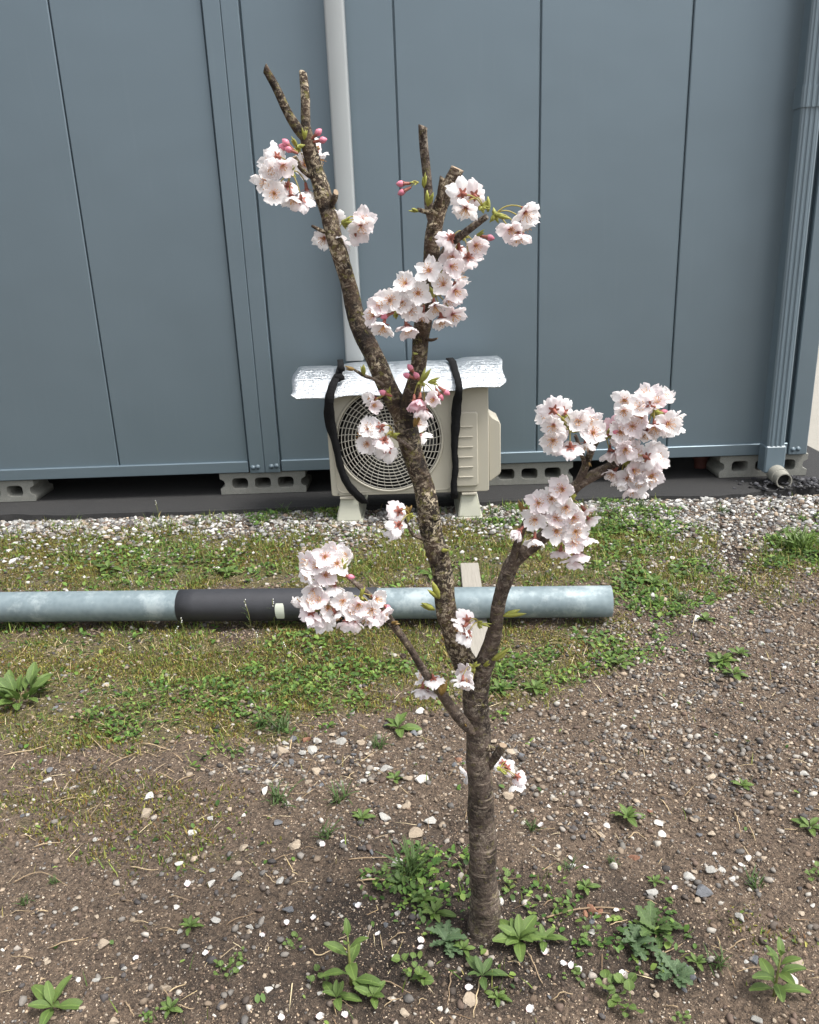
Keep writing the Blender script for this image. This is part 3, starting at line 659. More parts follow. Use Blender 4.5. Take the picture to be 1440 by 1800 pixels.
limb('branch', [(712, 772, 30, .004), (718, 725, 34, .002), (727, 680, 30, .0), (735, 635, 28, -.004), (742, 585, 28, -.008), (750, 530, 27, -.012), (757, 470, 28, -.014), (763, 415, 29, -.014), (770, 375, 28, -.014), (784, 335, 26, -.016), (805, 296, 24, -.02)], 'bark_stem', 16, 9, 6, [(.45, .3, .01, .25), (.75, 4.5, .012, .25)])
limb('branch', [(763, 400, 12, -.016), (753, 365, 15, -.018), (751, 325, 15, -.02), (749, 280, 16, -.022), (744, 222, 16, -.026)], 'bark_branch', 12, 7, 7)
limb('branch', [(772, 365, 10, -.03), (774, 335, 13, -.032), (777, 312, 11, -.034)], 'bark_stem', 10, 6, 8)
limb('branch', [(772, 450, 10, -.02), (792, 428, 14, -.028), (820, 408, 13, -.04), (856, 380, 10, -.055)], 'bark_branch', 12, 7, 9, (), False)
limb('branch', [(840, 1216, 26, -.002), (846, 1188, 33, -.008), (860, 1150, 31, -.014), (869, 1105, 26, -.02), (877, 1065, 25, -.024), (886, 1030, 26, -.028), (897, 995, 27, -.03), (915, 975, 24, -.03), (945, 953, 22, -.032), (972, 925, 20, -.034), (992, 888, 20, -.036), (1012, 857, 21, -.038), (1040, 838, 20, -.04), (1082, 815, 18, -.042), (1100, 803, 10, -.044)], 'bark_branch', 16, 8, 10, [(.2, 1.2, .01, .2), (.3, 5.0, .008, .2)], False)
limb('branch', [(897, 1000, 11, -.034), (908, 965, 14, -.042), (918, 930, 12, -.05), (928, 905, 10, -.056)], 'bark_branch', 12, 7, 11)
limb('branch', [(1010, 862, 12, -.04), (1022, 835, 14, -.046), (1036, 800, 12, -.052), (1050, 775, 11, -.058), (1068, 764, 7, -.062)], 'bark_branch', 12, 7, 12, (), False)
limb('branch', [(1030, 818, 7, -.05), (1021, 795, 8, -.06), (1010, 765, 6, -.066)], 'bark_branch', 10, 6, 13, (), False)
limb('branch', [(838, 1292, 12, -.008), (818, 1272, 20, -.016), (792, 1243, 18, -.024), (768, 1210, 16, -.032), (742, 1172, 14, -.04), (718, 1138, 13, -.048), (695, 1103, 14, -.055), (678, 1075, 13, -.06), (650, 1048, 10, -.064), (620, 1022, 8, -.068), (600, 1000, 5, -.07)], 'bark_branch', 14, 8, 14, [(.45, 4.6, .008, .25), (.8, 2, .008, .25)], False)
limb('branch', [(862, 1350, 10, -.004), (870, 1332, 15, -.008), (883, 1309, 13, -.014)], 'bark_branch', 12, 6, 15)
limb('branch', [(744, 948, 7, -.012), (728, 940, 6, -.02), (712, 912, 5, -.026)], 'bark_branch', 8, 5, 16, (), False)
limb('branch', [(722, 790, 8, -.012), (708, 778, 8, -.02), (688, 764, 6, -.028)], 'bark_branch', 8, 5, 17, (), False)
limb('branch', [(676, 678, 7, .0), (660, 667, 6, -.006), (640, 660, 6, -.01), (622, 650, 4, -.014)], 'bark_branch', 8, 5, 18, (), False)
limb('branch', [(545, 310, 8, .03), (528, 295, 9, .02), (516, 275, 8, .014)], 'bark_stem', 8, 5, 19)
limb('branch', [(580, 365, 9, .03), (588, 350, 12, .026), (592, 338, 10, .024)], 'bark_stem', 10, 5, 20)
limb('branch', [(572, 408, 6, .03), (560, 402, 6, .026), (550, 397, 4, .022)], 'bark_stem', 8, 4, 21)
limb('branch', [(745, 596, 6, -.012), (757, 598, 6, -.016), (768, 595, 3, -.018)], 'bark_stem', 8, 4, 22)
limb('branch', [(768, 372, 8, -.02), (752, 372, 8, -.03), (735, 368, 6, -.038)], 'bark_stem', 8, 4, 23, (), False)

def knot(px, py, oy, w, mat='bark_trunk', ratio=.7):
    p = aty(px, py, TY + oy); r_ = w / 2 * depth(p) / F; bm = bmesh.new(); bmesh.ops.create_icosphere(bm, subdivisions=3, radius=1); rs = np.random.default_rng(int(px + py))
    V = []
    for v in bm.verts:
        rad = math.hypot(v.co.x, v.co.z); dent = 1 - .55 * math.exp(-(rad / .42) ** 2) if v.co.y < 0 else 1
        V.append((p.x + v.co.x * r_ * (1 + .12 * rs.standard_normal()), p.y + v.co.y * r_ * .55 * dent, p.z + v.co.z * r_ * ratio * (1 + .12 * rs.standard_normal())))
    Fc = [[v.index for v in f.verts] for f in bm.faces]; bm.free(); me = pyd('knot', V, Fc, True); uvl = me.uv_layers.new(name='UVMap')
    for lp in me.loops: q = V[lp.vertex_index]; uvl.data[lp.index].uv = (q[0] * 30, q[2])
    link('knot', me, tree, MAT[mat], TI)
for a_ in ((857, 1421, -.0150, 15), (852, 1522, -.0165, 17), (862, 1316, -.0130, 20, 'bark_stem', .55), (829, 1456, -.008, 10), (842, 1240, -.0150, 26, 'bark_stem', .35), (846, 1600, -.018, 14), (757, 913, -.0120, 27, 'bark_stem', .5), (745, 835, -.0060, 20, 'bark_stem', .5), (783, 962, -.006, 12, 'bark_stem', .8), (773, 1080, -.018, 12, 'bark_stem'), (666, 640, .010, 18, 'bark_stem'), (604, 470, .022, 14, 'bark_stem'), (762, 398, -.026, 18, 'bark_stem'), (872, 1095, -.030, 14, 'bark_branch'), (879, 1048, -.034, 10, 'bark_branch'), (709, 1153, -.052, 11, 'bark_branch', .9), (690, 1098, -.062, 16, 'bark_stem'), (1012, 858, -.046, 18, 'bark_branch'), (905, 970, -.040, 9, 'bark_stem')): knot(*a_)
# --- blossom building blocks
def petal_mesh(name, up, L=.0155, Wd=.0145, notch=.22, seed=0, mat='petal_white'):
    rs = np.random.default_rng(seed); nu, nv = 7, 7; V = []; Fc = []; UV = []
    for i in range(nu):
        u = i / (nu - 1)
        for j in range(nv):
            w = (j / (nv - 1)) * 2 - 1
            wid = Wd * .5 * (math.sin(min(u * .78 + .07, 1) * math.pi) ** .75 if u < .95 else .62)
            ln = u * L * (1 - notch * (u ** 3) * math.exp(-(w / .28) ** 2) - .28 * (u ** 2) * abs(w) ** 2.4) + .0012
            s = wid * w
            ang = up + .42 * u * u - .30 * u          # cup then flare
            z = math.sin(ang) * ln + .35 * wid * w * w * (1 - .5 * u) + .0009 * math.sin(w * 5 + seed) * u + .0007 * rs.standard_normal() * u
            x = math.cos(ang) * ln
            V.append((x, s, z)); UV.append((u, (w + 1) / 2))
    for i in range(nu - 1):
        for j in range(nv - 1): Fc.append((i * nv + j, (i + 1) * nv + j, (i + 1) * nv + j + 1, i * nv + j + 1))
    me = pyd(name, V, Fc, True); uvl = me.uv_layers.new(name='UVMap')
    for lp in me.loops: uvl.data[lp.index].uv = UV[lp.vertex_index]
    me.materials.append(MAT[mat]); return me
PET = {}
for mt in ('petal_white', 'petal_blush', 'petal_pink'):
    for oi, up in enumerate((.24, .52, .88)):
        PET[(mt, oi)] = [petal_mesh('petal', up + .09 * (s - 1), (.0160 * (1 - .05 * s)), .0138 * (1 + .08 * (s - 1)), .14 + .09 * s, s * 7 + oi, mt) for s in range(3)]
def stamen_mesh(spread, n=13):
    mb = MB(); rs = random.Random(3)
    for k in range(n):
        a = 2 * math.pi * k / n + rs.random() * .3; t = spread * (.35 + .65 * rs.random()); L = .007 + .003 * rs.random()
        e = Vector((math.sin(t) * math.cos(a), math.sin(t) * math.sin(a), math.cos(t))) * L
        mb.tube([(0, 0, .001), e * .5 + Vector((0, 0, .0006)), e], [.00022, .0002, .00018], 3, False)
        c_ = e; r = .00062; O = [(r, 0, 0), (-r, 0, 0), (0, r, 0), (0, -r, 0), (0, 0, r), (0, 0, -r)]
        mb.add([Vector(q) + c_ for q in O], [(0, 2, 4), (2, 1, 4), (1, 3, 4), (3, 0, 4), (2, 0, 5), (1, 2, 5), (3, 1, 5), (0, 3, 5)])
    me = mb.mesh('stamens'); me.materials.append(MAT['anther']); return me
STA = [stamen_mesh(.75), stamen_mesh(.5), stamen_mesh(.3)]
def arc(a, b, sag, n=6):
    a = Vector(a); b = Vector(b); mid = (a + b) / 2 + Vector(sag); return [(a * (1 - t) ** 2 + mid * 2 * t * (1 - t) + b * t * t) for t in np.linspace(0, 1, n)]
frs = random.Random(77)
camp = Vector((0, 0, HC))
def blossom(px, py, oy, node, mode='auto', size=1.0, mat=None, openi=None):
    p = aty(px, py, TY + oy); nd = Vector(node); out = (p - nd)
    tocam = (camp - p).normalized(); dirn = out.normalized() if out.length > .004 else tocam
    rv = Vector((frs.uniform(-1, 1), frs.uniform(-1, 1), frs.uniform(-1, 1)))
    if mode == 'cam': f = tocam * 1.0 + dirn * .22 + rv * .42
    elif mode == 'back': f = -tocam * .9 + dirn * .7 + Vector((0, 0, -.3)) + rv * .2
    elif mode == 'down': f = Vector((0, 0, -1)) * .9 + tocam * .35 + dirn * .4 + rv * .2
    else: f = dirn * .75 + tocam * .55 + Vector((0, 0, -.25)) + rv * .6
    f.normalize(); mat = mat or frs.choice(['petal_white', 'petal_white', 'petal_white', 'petal_blush'])
    oi = openi if openi is not None else frs.choice([0, 0, 0, 1, 1])
    q = f.to_track_quat('Z', 'Y') @ Quaternion((0, 0, 1), frs.random() * 6.28)
    Mw = Matrix.Translation(p - f * .003) @ q.to_matrix().to_4x4() @ Matrix.Scale(size * frs.uniform(1.08, 1.22), 4)
    inv = Mw.inverted(); ndl = inv @ nd
    mb = MB()
    # calyx tube and five sepals behind the petals
    mb.tube([(0, 0, -.0075), (0, 0, -.006), (0, 0, -.002), (0, 0, .0006)], [.0008, .0016, .0019, .0024], 7)
    for k in range(5):
        a = 2 * math.pi * (k + .5) / 5; ca, sa = math.cos(a), math.sin(a); t = .0017
        z1 = -.0006 + (.0009, .002, .0036)[oi]
        P_ = [(.0015 * ca - t * sa, .0015 * sa + t * ca, -.0008), (.0015 * ca + t * sa, .0015 * sa - t * ca, -.0008), (.0052 * ca + .0011 * sa, .0052 * sa - .0011 * ca, z1 - .0012), (.0066 * ca, .0066 * sa, z1 - .0004), (.0052 * ca - .0011 * sa, .0052 * sa + .0011 * ca, z1 - .0012)]
        mb.add(P_, [(0, 1, 2, 4), (4, 2, 3)])
    nf = len(mb.f)
    tip = Vector((0, 0, -.007)); mb.tube(arc(tip, ndl, Vector((0, 0, -.006)) + (inv.to_3x3() @ Vector((0, 0, .006))), 7), .00065, 5, True)
    me = mb.mesh('blossom', True); me.materials.append(MAT['calyx']); me.materials.append(MAT['pedicel'])
    for pl in me.polygons[nf:]: pl.material_index = 1
    bo = link('blossom', me, tree, None, TI @ Mw)
    for k in range(5):
        pm = frs.choice(PET[(mat, oi)]); link('petal', pm, bo, None, Matrix.Rotation(2 * math.pi * k / 5 + frs.uniform(-.09, .09), 4, 'Z') @ Matrix.Rotation(frs.uniform(-.28, .24), 4, 'Y') @ Matrix.Rotation(frs.uniform(-.22, .22), 4, 'X') @ Matrix.Scale(frs.uniform(.93, 1.06), 4))
    link('stamens', STA[oi], bo, None, Matrix())
def ellipsoid(mb, a, b, r, n=8, rings=6, pw=.8):
    pts = [Vector(a).lerp(Vector(b), t) for t in np.linspace(0, 1, rings)]; rad = [max(r * math.sin(math.pi * min(max(t * .94 + .03, 0), 1)) ** pw, .0002) for t in np.linspace(0, 1, rings)]
    return mb.tube(pts, rad, n)
def flower_bud(px, py, oy, node, r=.0042):
    p = aty(px, py, TY + oy); nd = Vector(node); dr = (p - nd).normalized(); mb = MB()
    mb.tube(arc(p - dr * .012, nd, (0, 0, .005), 6), .0007, 5); n1 = len(mb.f)
    mb.tube([p - dr * .0125, p - dr * .011, p - dr * .005, p - dr * .003], [.0008, .0017, .002, .0032], 7); n2 = len(mb.f)
    ellipsoid(mb, p - dr * .006, p + dr * .0050, r)
    me = mb.mesh('flower_bud', True)
    for m_ in ('pedicel', 'calyx', 'bud_pink'): me.materials.append(MAT[m_])
    for i, pl in enumerate(me.polygons): pl.material_index = 0 if i < n1 else 1 if i < n2 else 2
    link('flower_bud', me, tree, None, TI)
def leaf_bud(px, py, oy, dpx, dpy, n=3, mat='young_leaf', L=22):
    p = aty(px, py, TY + oy); e = aty(px + dpx * L, py + dpy * L, TY + oy - .006); dv_ = e - p; mb = MB()
    for k in range(n):
        j = Vector((frs.uniform(-1, 1), frs.uniform(-1, 1), frs.uniform(-1, 1))) * dv_.length * .28
        tip = p + dv_ * frs.uniform(.75, 1.05) + j; pts = [p, p.lerp(tip, .35), p.lerp(tip, .7), tip]
        ww = dv_.length * frs.uniform(.10, .17); V, Fc = sweep(pts, [ww * .35, ww, ww * .75, .0002], 6, True); mb.add(V, Fc)
    link('leaf_bud', mb.mesh('leaf_bud', True), tree, MAT[mat], TI)
def scales(node):
    mb = MB(); nd = Vector(node)
    for k in range(6):
        dv_ = Vector((frs.uniform(-1, 1), frs.uniform(-1, .3), frs.uniform(-1, 1))).normalized() * frs.uniform(.006, .010); pts = [nd - dv_ * .3, nd + dv_ * .4, nd + dv_]
        V, Fc = sweep(pts, [.0018, .0026, .0004], 6); mb.add(V, Fc)
    link('bud_scale', mb.mesh('bud_scale', True), tree, MAT['young_leaf'], TI)
CL = [
 # node(px,py,oy), [(px,py,mode,mat,open)...]
 ((525, 258, .02), [(560, 280, 'auto', 0, 0, .07), (537, 288, 'cam', 0, 0, .09), (552, 262, 'auto', 0, 1, .07)]),
 ((511, 304, .0), [(483, 275, 'back', 0, 0), (478, 300, 'cam', 0, 1), (466, 321, 'cam', 0, 0), (482, 340, 'cam', 0, 0), (506, 331, 'back', 0, 0), (513, 349, 'down', 0, 1), (530, 354, 'back', 0, 1), (497, 291, 'cam', 0, 1), (474, 286, 'auto', 0, 0), (540, 338, 'down', 0, 1, .04)]),
 ((604, 391, .02), [(627, 409, 'back', 0, 1), (640, 388, 'auto', 0, 0), (634, 400, 'down', 0, 0)]),
 ((592, 400, .06), [(568, 420, 'auto', 0, 0), (598, 430, 'down', 0, 0), (590, 385, 'auto', 0, 1)]),
 ((848, 364, -.06), [(810, 340, 'back', 0, 0), (818, 369, 'down', 0, 0), (832, 342, 'back', 1, 0)]),
 ((870, 378, -.06), [(898, 404, 'cam', 0, 1), (912, 415, 'down', 0, 1), (925, 376, 'auto', 0, 0), (922, 398, 'auto', 0, 0)]),
 ((812, 414, -.02), [(789, 421, 'back', 1, 0), (806, 440, 'back', 0, 0), (824, 456, 'back', 0, 0), (838, 432, 'auto', 0, 0), (795, 452, 'cam', 0, 1)]),
 ((762, 516, -.045), [(753, 474, 'cam', 0, 0), (779, 498, 'cam', 0, 0), (735, 515, 'cam', 0, 0), (795, 468, 'auto', 1, 1), (807, 488, 'auto', 0, 0), (711, 497, 'auto', 0, 0), (765, 540, 'down', 0, 1), (798, 555, 'auto', 0, 0), (776, 563, 'down', 0, 1), (742, 553, 'down', 0, 1), (801, 512, 'auto', 0, 1), (790, 524, 'auto', 1, 1)]),
 ((695, 548, -.045), [(686, 527, 'cam', 0, 0), (716, 577, 'down', 1, 1), (674, 575, 'down', 0, 1), (655, 554, 'auto', 0, 0), (707, 533, 'cam', 0, 1), (668, 536, 'auto', 1, 1), (722, 545, 'cam', 0, 0)]),
 ((683, 694, -.02), [(657, 712, 'cam', 1, 2), (655, 700, 'auto', 0, 2)]),
 ((741, 672, -.04), [(728, 708, 'down', 2, 2), (762, 702, 'cam', 1, 2), (746, 722, 'down', 1, 2), (738, 704, 'down', 2, 2)]),
 ((691, 765, -.03), [(648, 753, 'cam', 0, 0), (645, 780, 'cam', 0, 1), (665, 752, 'back', 0, 0), (674, 777, 'back', 0, 0), (681, 792, 'back', 0, 1), (638, 768, 'auto', 0, 0)]),
 ((735, 755, .05), [(738, 770, 'auto', 0, 0), (734, 745, 'auto', 0, 1)]),
 ((720, 907, -.03), [(699, 899, 'back', 0, 0), (698, 925, 'back', 0, 0), (691, 934, 'down', 0, 1)]),
 ((973, 897, -.06), [(947, 884, 'cam', 0, 0), (940, 914, 'cam', 0, 0), (912, 935, 'auto', 1, 2), (940, 950, 'down', 0, 1), (978, 911, 'cam', 1, 0), (979, 934, 'cam', 0, 0), (960, 898, 'auto', 0, 1), (985, 972, 'down', 0, 1), (969, 876, 'auto', 0, 0)]),
 ((1000, 882, -.06), [(995, 893, 'cam', 0, 0), (1009, 911, 'cam', 1, 0), (1031, 900, 'auto', 0, 0), (1013, 934, 'cam', 0, 0), (1037, 915, 'auto', 0, 1), (1010, 952, 'cam', 1, 0), (1018, 975, 'down', 1, 1), (1008, 988, 'down', 1, 1), (1028, 948, 'down', 0, 1), (987, 860, 'auto', 1, 0), (998, 940, 'down', 0, 1)]),
 ((1004, 757, -.075), [(971, 718, 'back', 1, 0), (988, 722, 'back', 0, 0), (972, 750, 'auto', 0, 0), (972, 775, 'auto', 0, 0), (987, 788, 'down', 0, 1), (1004, 790, 'back', 0, 0), (1030, 783, 'down', 0, 0), (1031, 739, 'cam', 0, 0), (1044, 760, 'auto', 0, 0), (1017, 740, 'cam', 0, 1), (1040, 742, 'auto', 1, 0), (980, 762, 'cam', 0, 0), (962, 728, 'auto', 0, 0)]),
 ((1148, 724, -.06), [(1098, 704, 'auto', 0, 0), (1097, 722, 'cam', 0, 1), (1126, 714, 'cam', 0, 0), (1137, 693, 'auto', 0, 0), (1140, 711, 'back', 1, 0), (1155, 706, 'auto', 0, 1), (1167, 700, 'auto', 0, 0), (1103, 738, 'auto', 1, 0), (1127, 735, 'cam', 0, 0), (1120, 760, 'down', 0, 1), (1150, 752, 'down', 0, 0), (1136, 762, 'down', 0, 1), (1176, 745, 'cam', 0, 0), (1187, 738, 'auto', 0, 0), (1184, 754, 'down', 0, 0), (1164, 750, 'down', 0, 1), (1112, 750, 'cam', 0, 0)]),
 ((1070, 764, -.06), [(1081, 750, 'back', 2, 0), (1091, 760, 'cam', 0, 0), (1097, 776, 'cam', 1, 0), (1071, 798, 'down', 0, 1), (1085, 796, 'auto', 0, 0), (1100, 790, 'cam', 0, 1)]),
 ((1100, 812, -.055), [(1110, 792, 'cam', 1, 0), (1120, 799, 'cam', 0, 0), (1141, 805, 'back', 0, 0), (1149, 791, 'auto', 0, 0), (1156, 803, 'auto', 0, 1), (1146, 814, 'back', 0, 0), (1154, 820, 'auto', 0, 0), (1115, 827, 'cam', 0, 1), (1078, 832, 'auto', 0, 1), (1092, 845, 'down', 0, 1), (1109, 860, 'down', 0, 1), (1125, 848, 'cam', 0, 1), (1136, 845, 'down', 0, 0), (1124, 861, 'down', 0, 1), (1146, 837, 'auto', 0, 0), (1105, 841, 'cam', 0, 0), (1137, 829, 'cam', 0, 0)]),
 ((602, 1010, -.085), [(539, 988, 'auto', 0, 0), (543, 1010, 'auto', 0, 1), (572, 978, 'cam', 1, 0), (593, 990, 'cam', 0, 0), (587, 971, 'auto', 0, 0), (607, 978, 'auto', 0, 1), (573, 1010, 'cam', 1, 0), (560, 1024, 'down', 0, 1), (552, 1038, 'auto', 0, 1), (588, 1034, 'down', 0, 1), (557, 996, 'cam', 0, 1)]),
 ((553, 1070, -.085), [(531, 1060, 'auto', 0, 0), (545, 1058, 'cam', 0, 1), (561, 1054, 'cam', 1, 1), (577, 1068, 'cam', 0, 0), (544, 1081, 'back', 0, 0), (570, 1092, 'back', 0, 0), (556, 1088, 'back', 0, 1), (592, 1081, 'down', 0, 1)]),
 ((633, 1051, -.085), [(603, 1057, 'cam', 0, 1), (631, 1063, 'cam', 1, 1), (653, 1072, 'cam', 0, 0), (662, 1052, 'auto', 0, 1), (623, 1094, 'down', 1, 1), (658, 1088, 'down', 1, 1), (671, 1080, 'auto', 1, 1), (608, 1095, 'down', 0, 1), (642, 1085, 'down', 1, 0), (618, 1072, 'cam', 0, 0)]),
 ((757, 1202, -.02), [(744, 1190, 'auto', 0, 0), (763, 1196, 'back', 0, 0), (743, 1213, 'down', 0, 1), (752, 1218, 'down', 0, 0)]),
 ((842, 1096, -.04), [(819, 1090, 'back', 1, 0), (821, 1117, 'back', 0, 1), (812, 1105, 'auto', 0, 0)]),
 ((832, 1174, -.04), [(819, 1182, 'auto', 0, 1), (813, 1201, 'down', 0, 0), (822, 1198, 'cam', 0, 1)]),
 ((878, 1352, .0), [(884, 1342, 'auto', 0, 1, .035), (911, 1366, 'back', 1, 1, .0), (909, 1379, 'down', 0, 1, .0), (893, 1350, 'back', 0, 1, .03)]),
 ((850, 1355, .03), [(820, 1362, 'auto', 0, 1)]),
]
MN = ('petal_white', 'petal_blush', 'petal_pink')
for (nx_, ny_, no), fl in CL:
    nd = aty(nx_, ny_, TY + no)
    for f_ in fl:
        px, py, mode, mt, oi = f_[:5]; oy = f_[5] if len(f_) > 5 else no + frs.uniform(-.022, .010) * (1 if mode != 'cam' else .3) - (.014 if mode == 'cam' else 0)
        blossom(px, py, oy, nd, mode, 1.0 if oi < 2 else .92, MN[mt] if mt else None, oi)
    scales(nd)
for px, py, oy, nx_, ny_ in ((502, 250, .0, 520, 268), (507, 262, .0, 520, 268), (497, 258, .004, 520, 268), (560, 232, .03, 540, 252), (568, 246, .03, 540, 252), (704, 323, -.04, 735, 322), (706, 338, -.04, 735, 322), (862, 418, -.05, 838, 414), (721, 646, -.03, 737, 668), (715, 660, -.035, 737, 668), (732, 660, -.035, 740, 672), (785, 690, -.05, 760, 672), (775, 698, -.05, 760, 672), (617, 1014, -.09, 604, 1012), (682, 1068, -.08, 650, 1050), (715, 578 - 22, -.05, 695, 548), (671, 549, -.06, 695, 548), (676, 556, -.06, 695, 548), (787, 470, -.05, 770, 500), (1081, 760, -.07, 1070, 764), (1168, 724, -.06, 1148, 724), (673, 690, -.03, 683, 694)):
    flower_bud(px, py, oy, aty(nx_, ny_, TY + oy), .0040 if py < 300 else .0037)
for a_ in ((535, 245, .015, .1, -1, 3, 'young_leaf', 24), (522, 258, .01, -.4, -.9, 3, 'young_leaf', 20), (512, 304, -.01, .3, -.6, 3, 'young_leaf', 20), (745, 330, -.03, .1, -1, 3, 'young_leaf', 22), (752, 362, -.04, .1, -1, 4, 'young_leaf', 30), (735, 372, -.04, -.6, -.2, 4, 'young_leaf', 24), (736, 320, -.035, -.6, .1, 3, 'young_leaf', 20), (858, 372, -.06, .2, -1, 3, 'young_leaf', 28), (848, 364, -.065, .6, .1, 3, 'young_leaf', 20), (872, 378, -.065, 1, 0, 3, 'young_leaf', 24), (838, 414, -.05, .8, -.3, 3, 'young_leaf', 20), (604, 391, .015, 1, -.3, 3, 'young_leaf', 18), (624, 650, -.014, -.8, -.3, 3, 'young_leaf_bronze', 22), (640, 660, -.014, 0, -1, 3, 'young_leaf', 22), (735, 622, -.02, -.6, -.2, 2, 'young_leaf', 14), (683, 694, -.025, .2, -.8, 3, 'young_leaf', 18), (741, 672, -.045, .5, -1, 3, 'young_leaf', 24), (752, 672, -.045, 1, -.1, 3, 'young_leaf', 22), (728, 750, -.02, .4, -.8, 3, 'young_leaf_bronze', 20), (716, 905, -.03, .2, -.6, 4, 'young_leaf_bronze', 26), (775, 968, -.015, .9, -.3, 2, 'young_leaf', 22), (772, 1052, -.03, -.7, -.9, 4, 'young_leaf', 28), (764, 1072, -.03, -1, -.5, 3, 'young_leaf', 24), (845, 1096, -.05, .8, .1, 3, 'young_leaf', 20), (885, 1083, -.04, 1, -.2, 4, 'young_leaf', 32), (865, 1160, -.03, 1, -.5, 4, 'young_leaf', 30), (832, 1172, -.045, .6, -.3, 3, 'young_leaf', 20), (776, 1222, -.04, .2, -1, 4, 'young_leaf_bronze', 28), (685, 1096, -.06, 1, 0, 3, 'young_leaf_bronze', 24), (603, 1008, -.09, .2, -.9, 3, 'young_leaf', 24), (634, 1050, -.09, .3, -.6, 3, 'young_leaf', 22), (970, 895, -.065, -.3, -1, 4, 'young_leaf', 26), (1000, 882, -.07, .4, -.5, 4, 'young_leaf', 26), (985, 870, -.06, .1, -1, 3, 'young_leaf', 24), (998, 752, -.08, -.2, -1, 4, 'young_leaf', 28), (1008, 750, -.08, .3, -.9, 4, 'young_leaf', 26), (1072, 764, -.065, .5, 0, 3, 'young_leaf', 22), (1098, 812, -.06, .4, .2, 4, 'young_leaf', 28), (1100, 808, -.06, -.4, .1, 4, 'young_leaf', 26), (1148, 724, -.065, .8, .1, 4, 'young_leaf', 22), (1036, 812, -.055, .1, .6, 3, 'young_leaf_bronze', 16), (878, 1352, -.025, .6, .3, 4, 'young_leaf', 22), (820, 1278, -.02, -.3, -.3, 2, 'young_leaf_bronze', 16), (925, 905, -.06, -.3, -1, 4, 'young_leaf_bronze', 22), (850, 1172, -.02, .4, -.6, 3, 'young_leaf', 18)):
    px, py, oy, dx_, dy_, n_, mt, L_ = a_; leaf_bud(px, py, oy, dx_, dy_, n_, mt, L_)


# ------------------------------------------------------------------ landmarks that labels refer to
LM = [(92, 1768, 'the plantain rosette'), (617, 1726, 'the tall upright weed'), (852, 1672, 'the trunk foot'), (1150, 1640, 'the sprawling lobed weed'), (1358, 1750, 'the pale broad leaved weed'), (1102, 1446, 'the single gravel rosette'), (725, 1545, 'the grass tuft left of the trunk'), (1072, 1085, 'the open pole end'), (846, 1160, 'the plank tip'), (450, 1095, 'the dark pole band'), (38, 1238, 'the large leafy clump'), (1368, 850, 'the downpipe outlet'), (612, 920, 'the fan side support block'), (826, 912, 'the panel side support block'), (1402, 968, 'the bright grass clump'), (1040, 1610, 'the curved reddish twig'), (462, 890, 'the block under the bolted post'), (548, 1318, 'the heap of angular stones'), (1082, 1750, 'the round leaved trailing weed'), (1182, 1716, 'the feathery weed'), (735, 1465, 'the big tan stone'), (1211, 1715, 'the big slate stone'), (240, 1268, 'the leafy ground cover patch'), (1250, 1367, 'the lone tan stone'), (419, 1537, 'the big pale stone')]
LMW = [(gnd(a, b), n_) for a, b, n_ in LM]
def near(p, skip=.012):
    d_, n_ = min(((p - q).length, n_) for q, n_ in LMW if (p - q).length > skip); return ('right beside ' if d_ < .09 else 'near ' if d_ < .25 else 'some way from ') + n_
# ------------------------------------------------------------------ loose stones
def stone_mesh(seed, sub=1):
    rs = np.random.default_rng(seed); bm = bmesh.new(); bmesh.ops.create_icosphere(bm, subdivisions=sub + 1 if sub else 1, radius=1)
    if sub < 0: bm.free(); bm = bmesh.new(); bmesh.ops.create_cone(bm, segments=4, radius1=1, radius2=0, depth=1.2); bmesh.ops.triangulate(bm, faces=bm.faces[:])
    V = np.array([v.co for v in bm.verts])
    for _ in range(11):
        n_ = rs.standard_normal(3); n_ /= np.linalg.norm(n_); d_ = rs.uniform(.36, .72); h_ = V @ n_ - d_; V = V - np.where(h_ > 0, h_, 0)[:, None] * n_
    V *= np.array([1, rs.uniform(.62, .95), rs.uniform(.42, .7)]); V *= 1 + .04 * rs.standard_normal((len(V), 1))
    Fc = [[v.index for v in f.verts] for f in bm.faces]; bm.free(); return V, Fc
STM = []
for i in range(12):
    V, Fc = stone_mesh(100 + i); STM.append((V, Fc))
STMESH = {}
def stone_obj(px, py, size, colr, flat=1.0, seed=0, thing=True):
    p = gnd(px, py); z = Hf(p.x, p.y); p = gnd(px, py, z + .004); k = seed % 12
    if (k, colr) not in STMESH:
        V, Fc = STM[k]; me = pyd('stone', V, Fc); me.materials.append(MAT['stone_' + colr]); STMESH[(k, colr)] = me
    s_ = size / 2 * depth(p) / F * 1.08; o = link('loose_stone', STMESH[(k, colr)]); rs = random.Random(seed * 7 + 1)
    zz = Hf(p.x, p.y) + s_ * .22 * flat
    o.location = (p.x, p.y, zz); o.rotation_euler = (rs.uniform(-.3, .3), rs.uniform(-.3, .3), rs.uniform(0, 6.28)); o.scale = (s_, s_, s_ * flat)
    words_ = {'white': 'whitish', 'pale_grey': 'pale grey', 'tan': 'tan brown', 'slate': 'dark slate grey', 'rust': 'reddish brown'}[colr]
    dm = 2 * s_ * 1000; sz = 'tiny' if dm < 11 else 'small' if dm < 17 else 'medium' if dm < 25 else 'large'; wh = near(Vector((p.x, p.y, 0)))
    tag(o, f'{sz} {words_} loose stone {wh}', 'stone', f'{words_} stones {wh}')
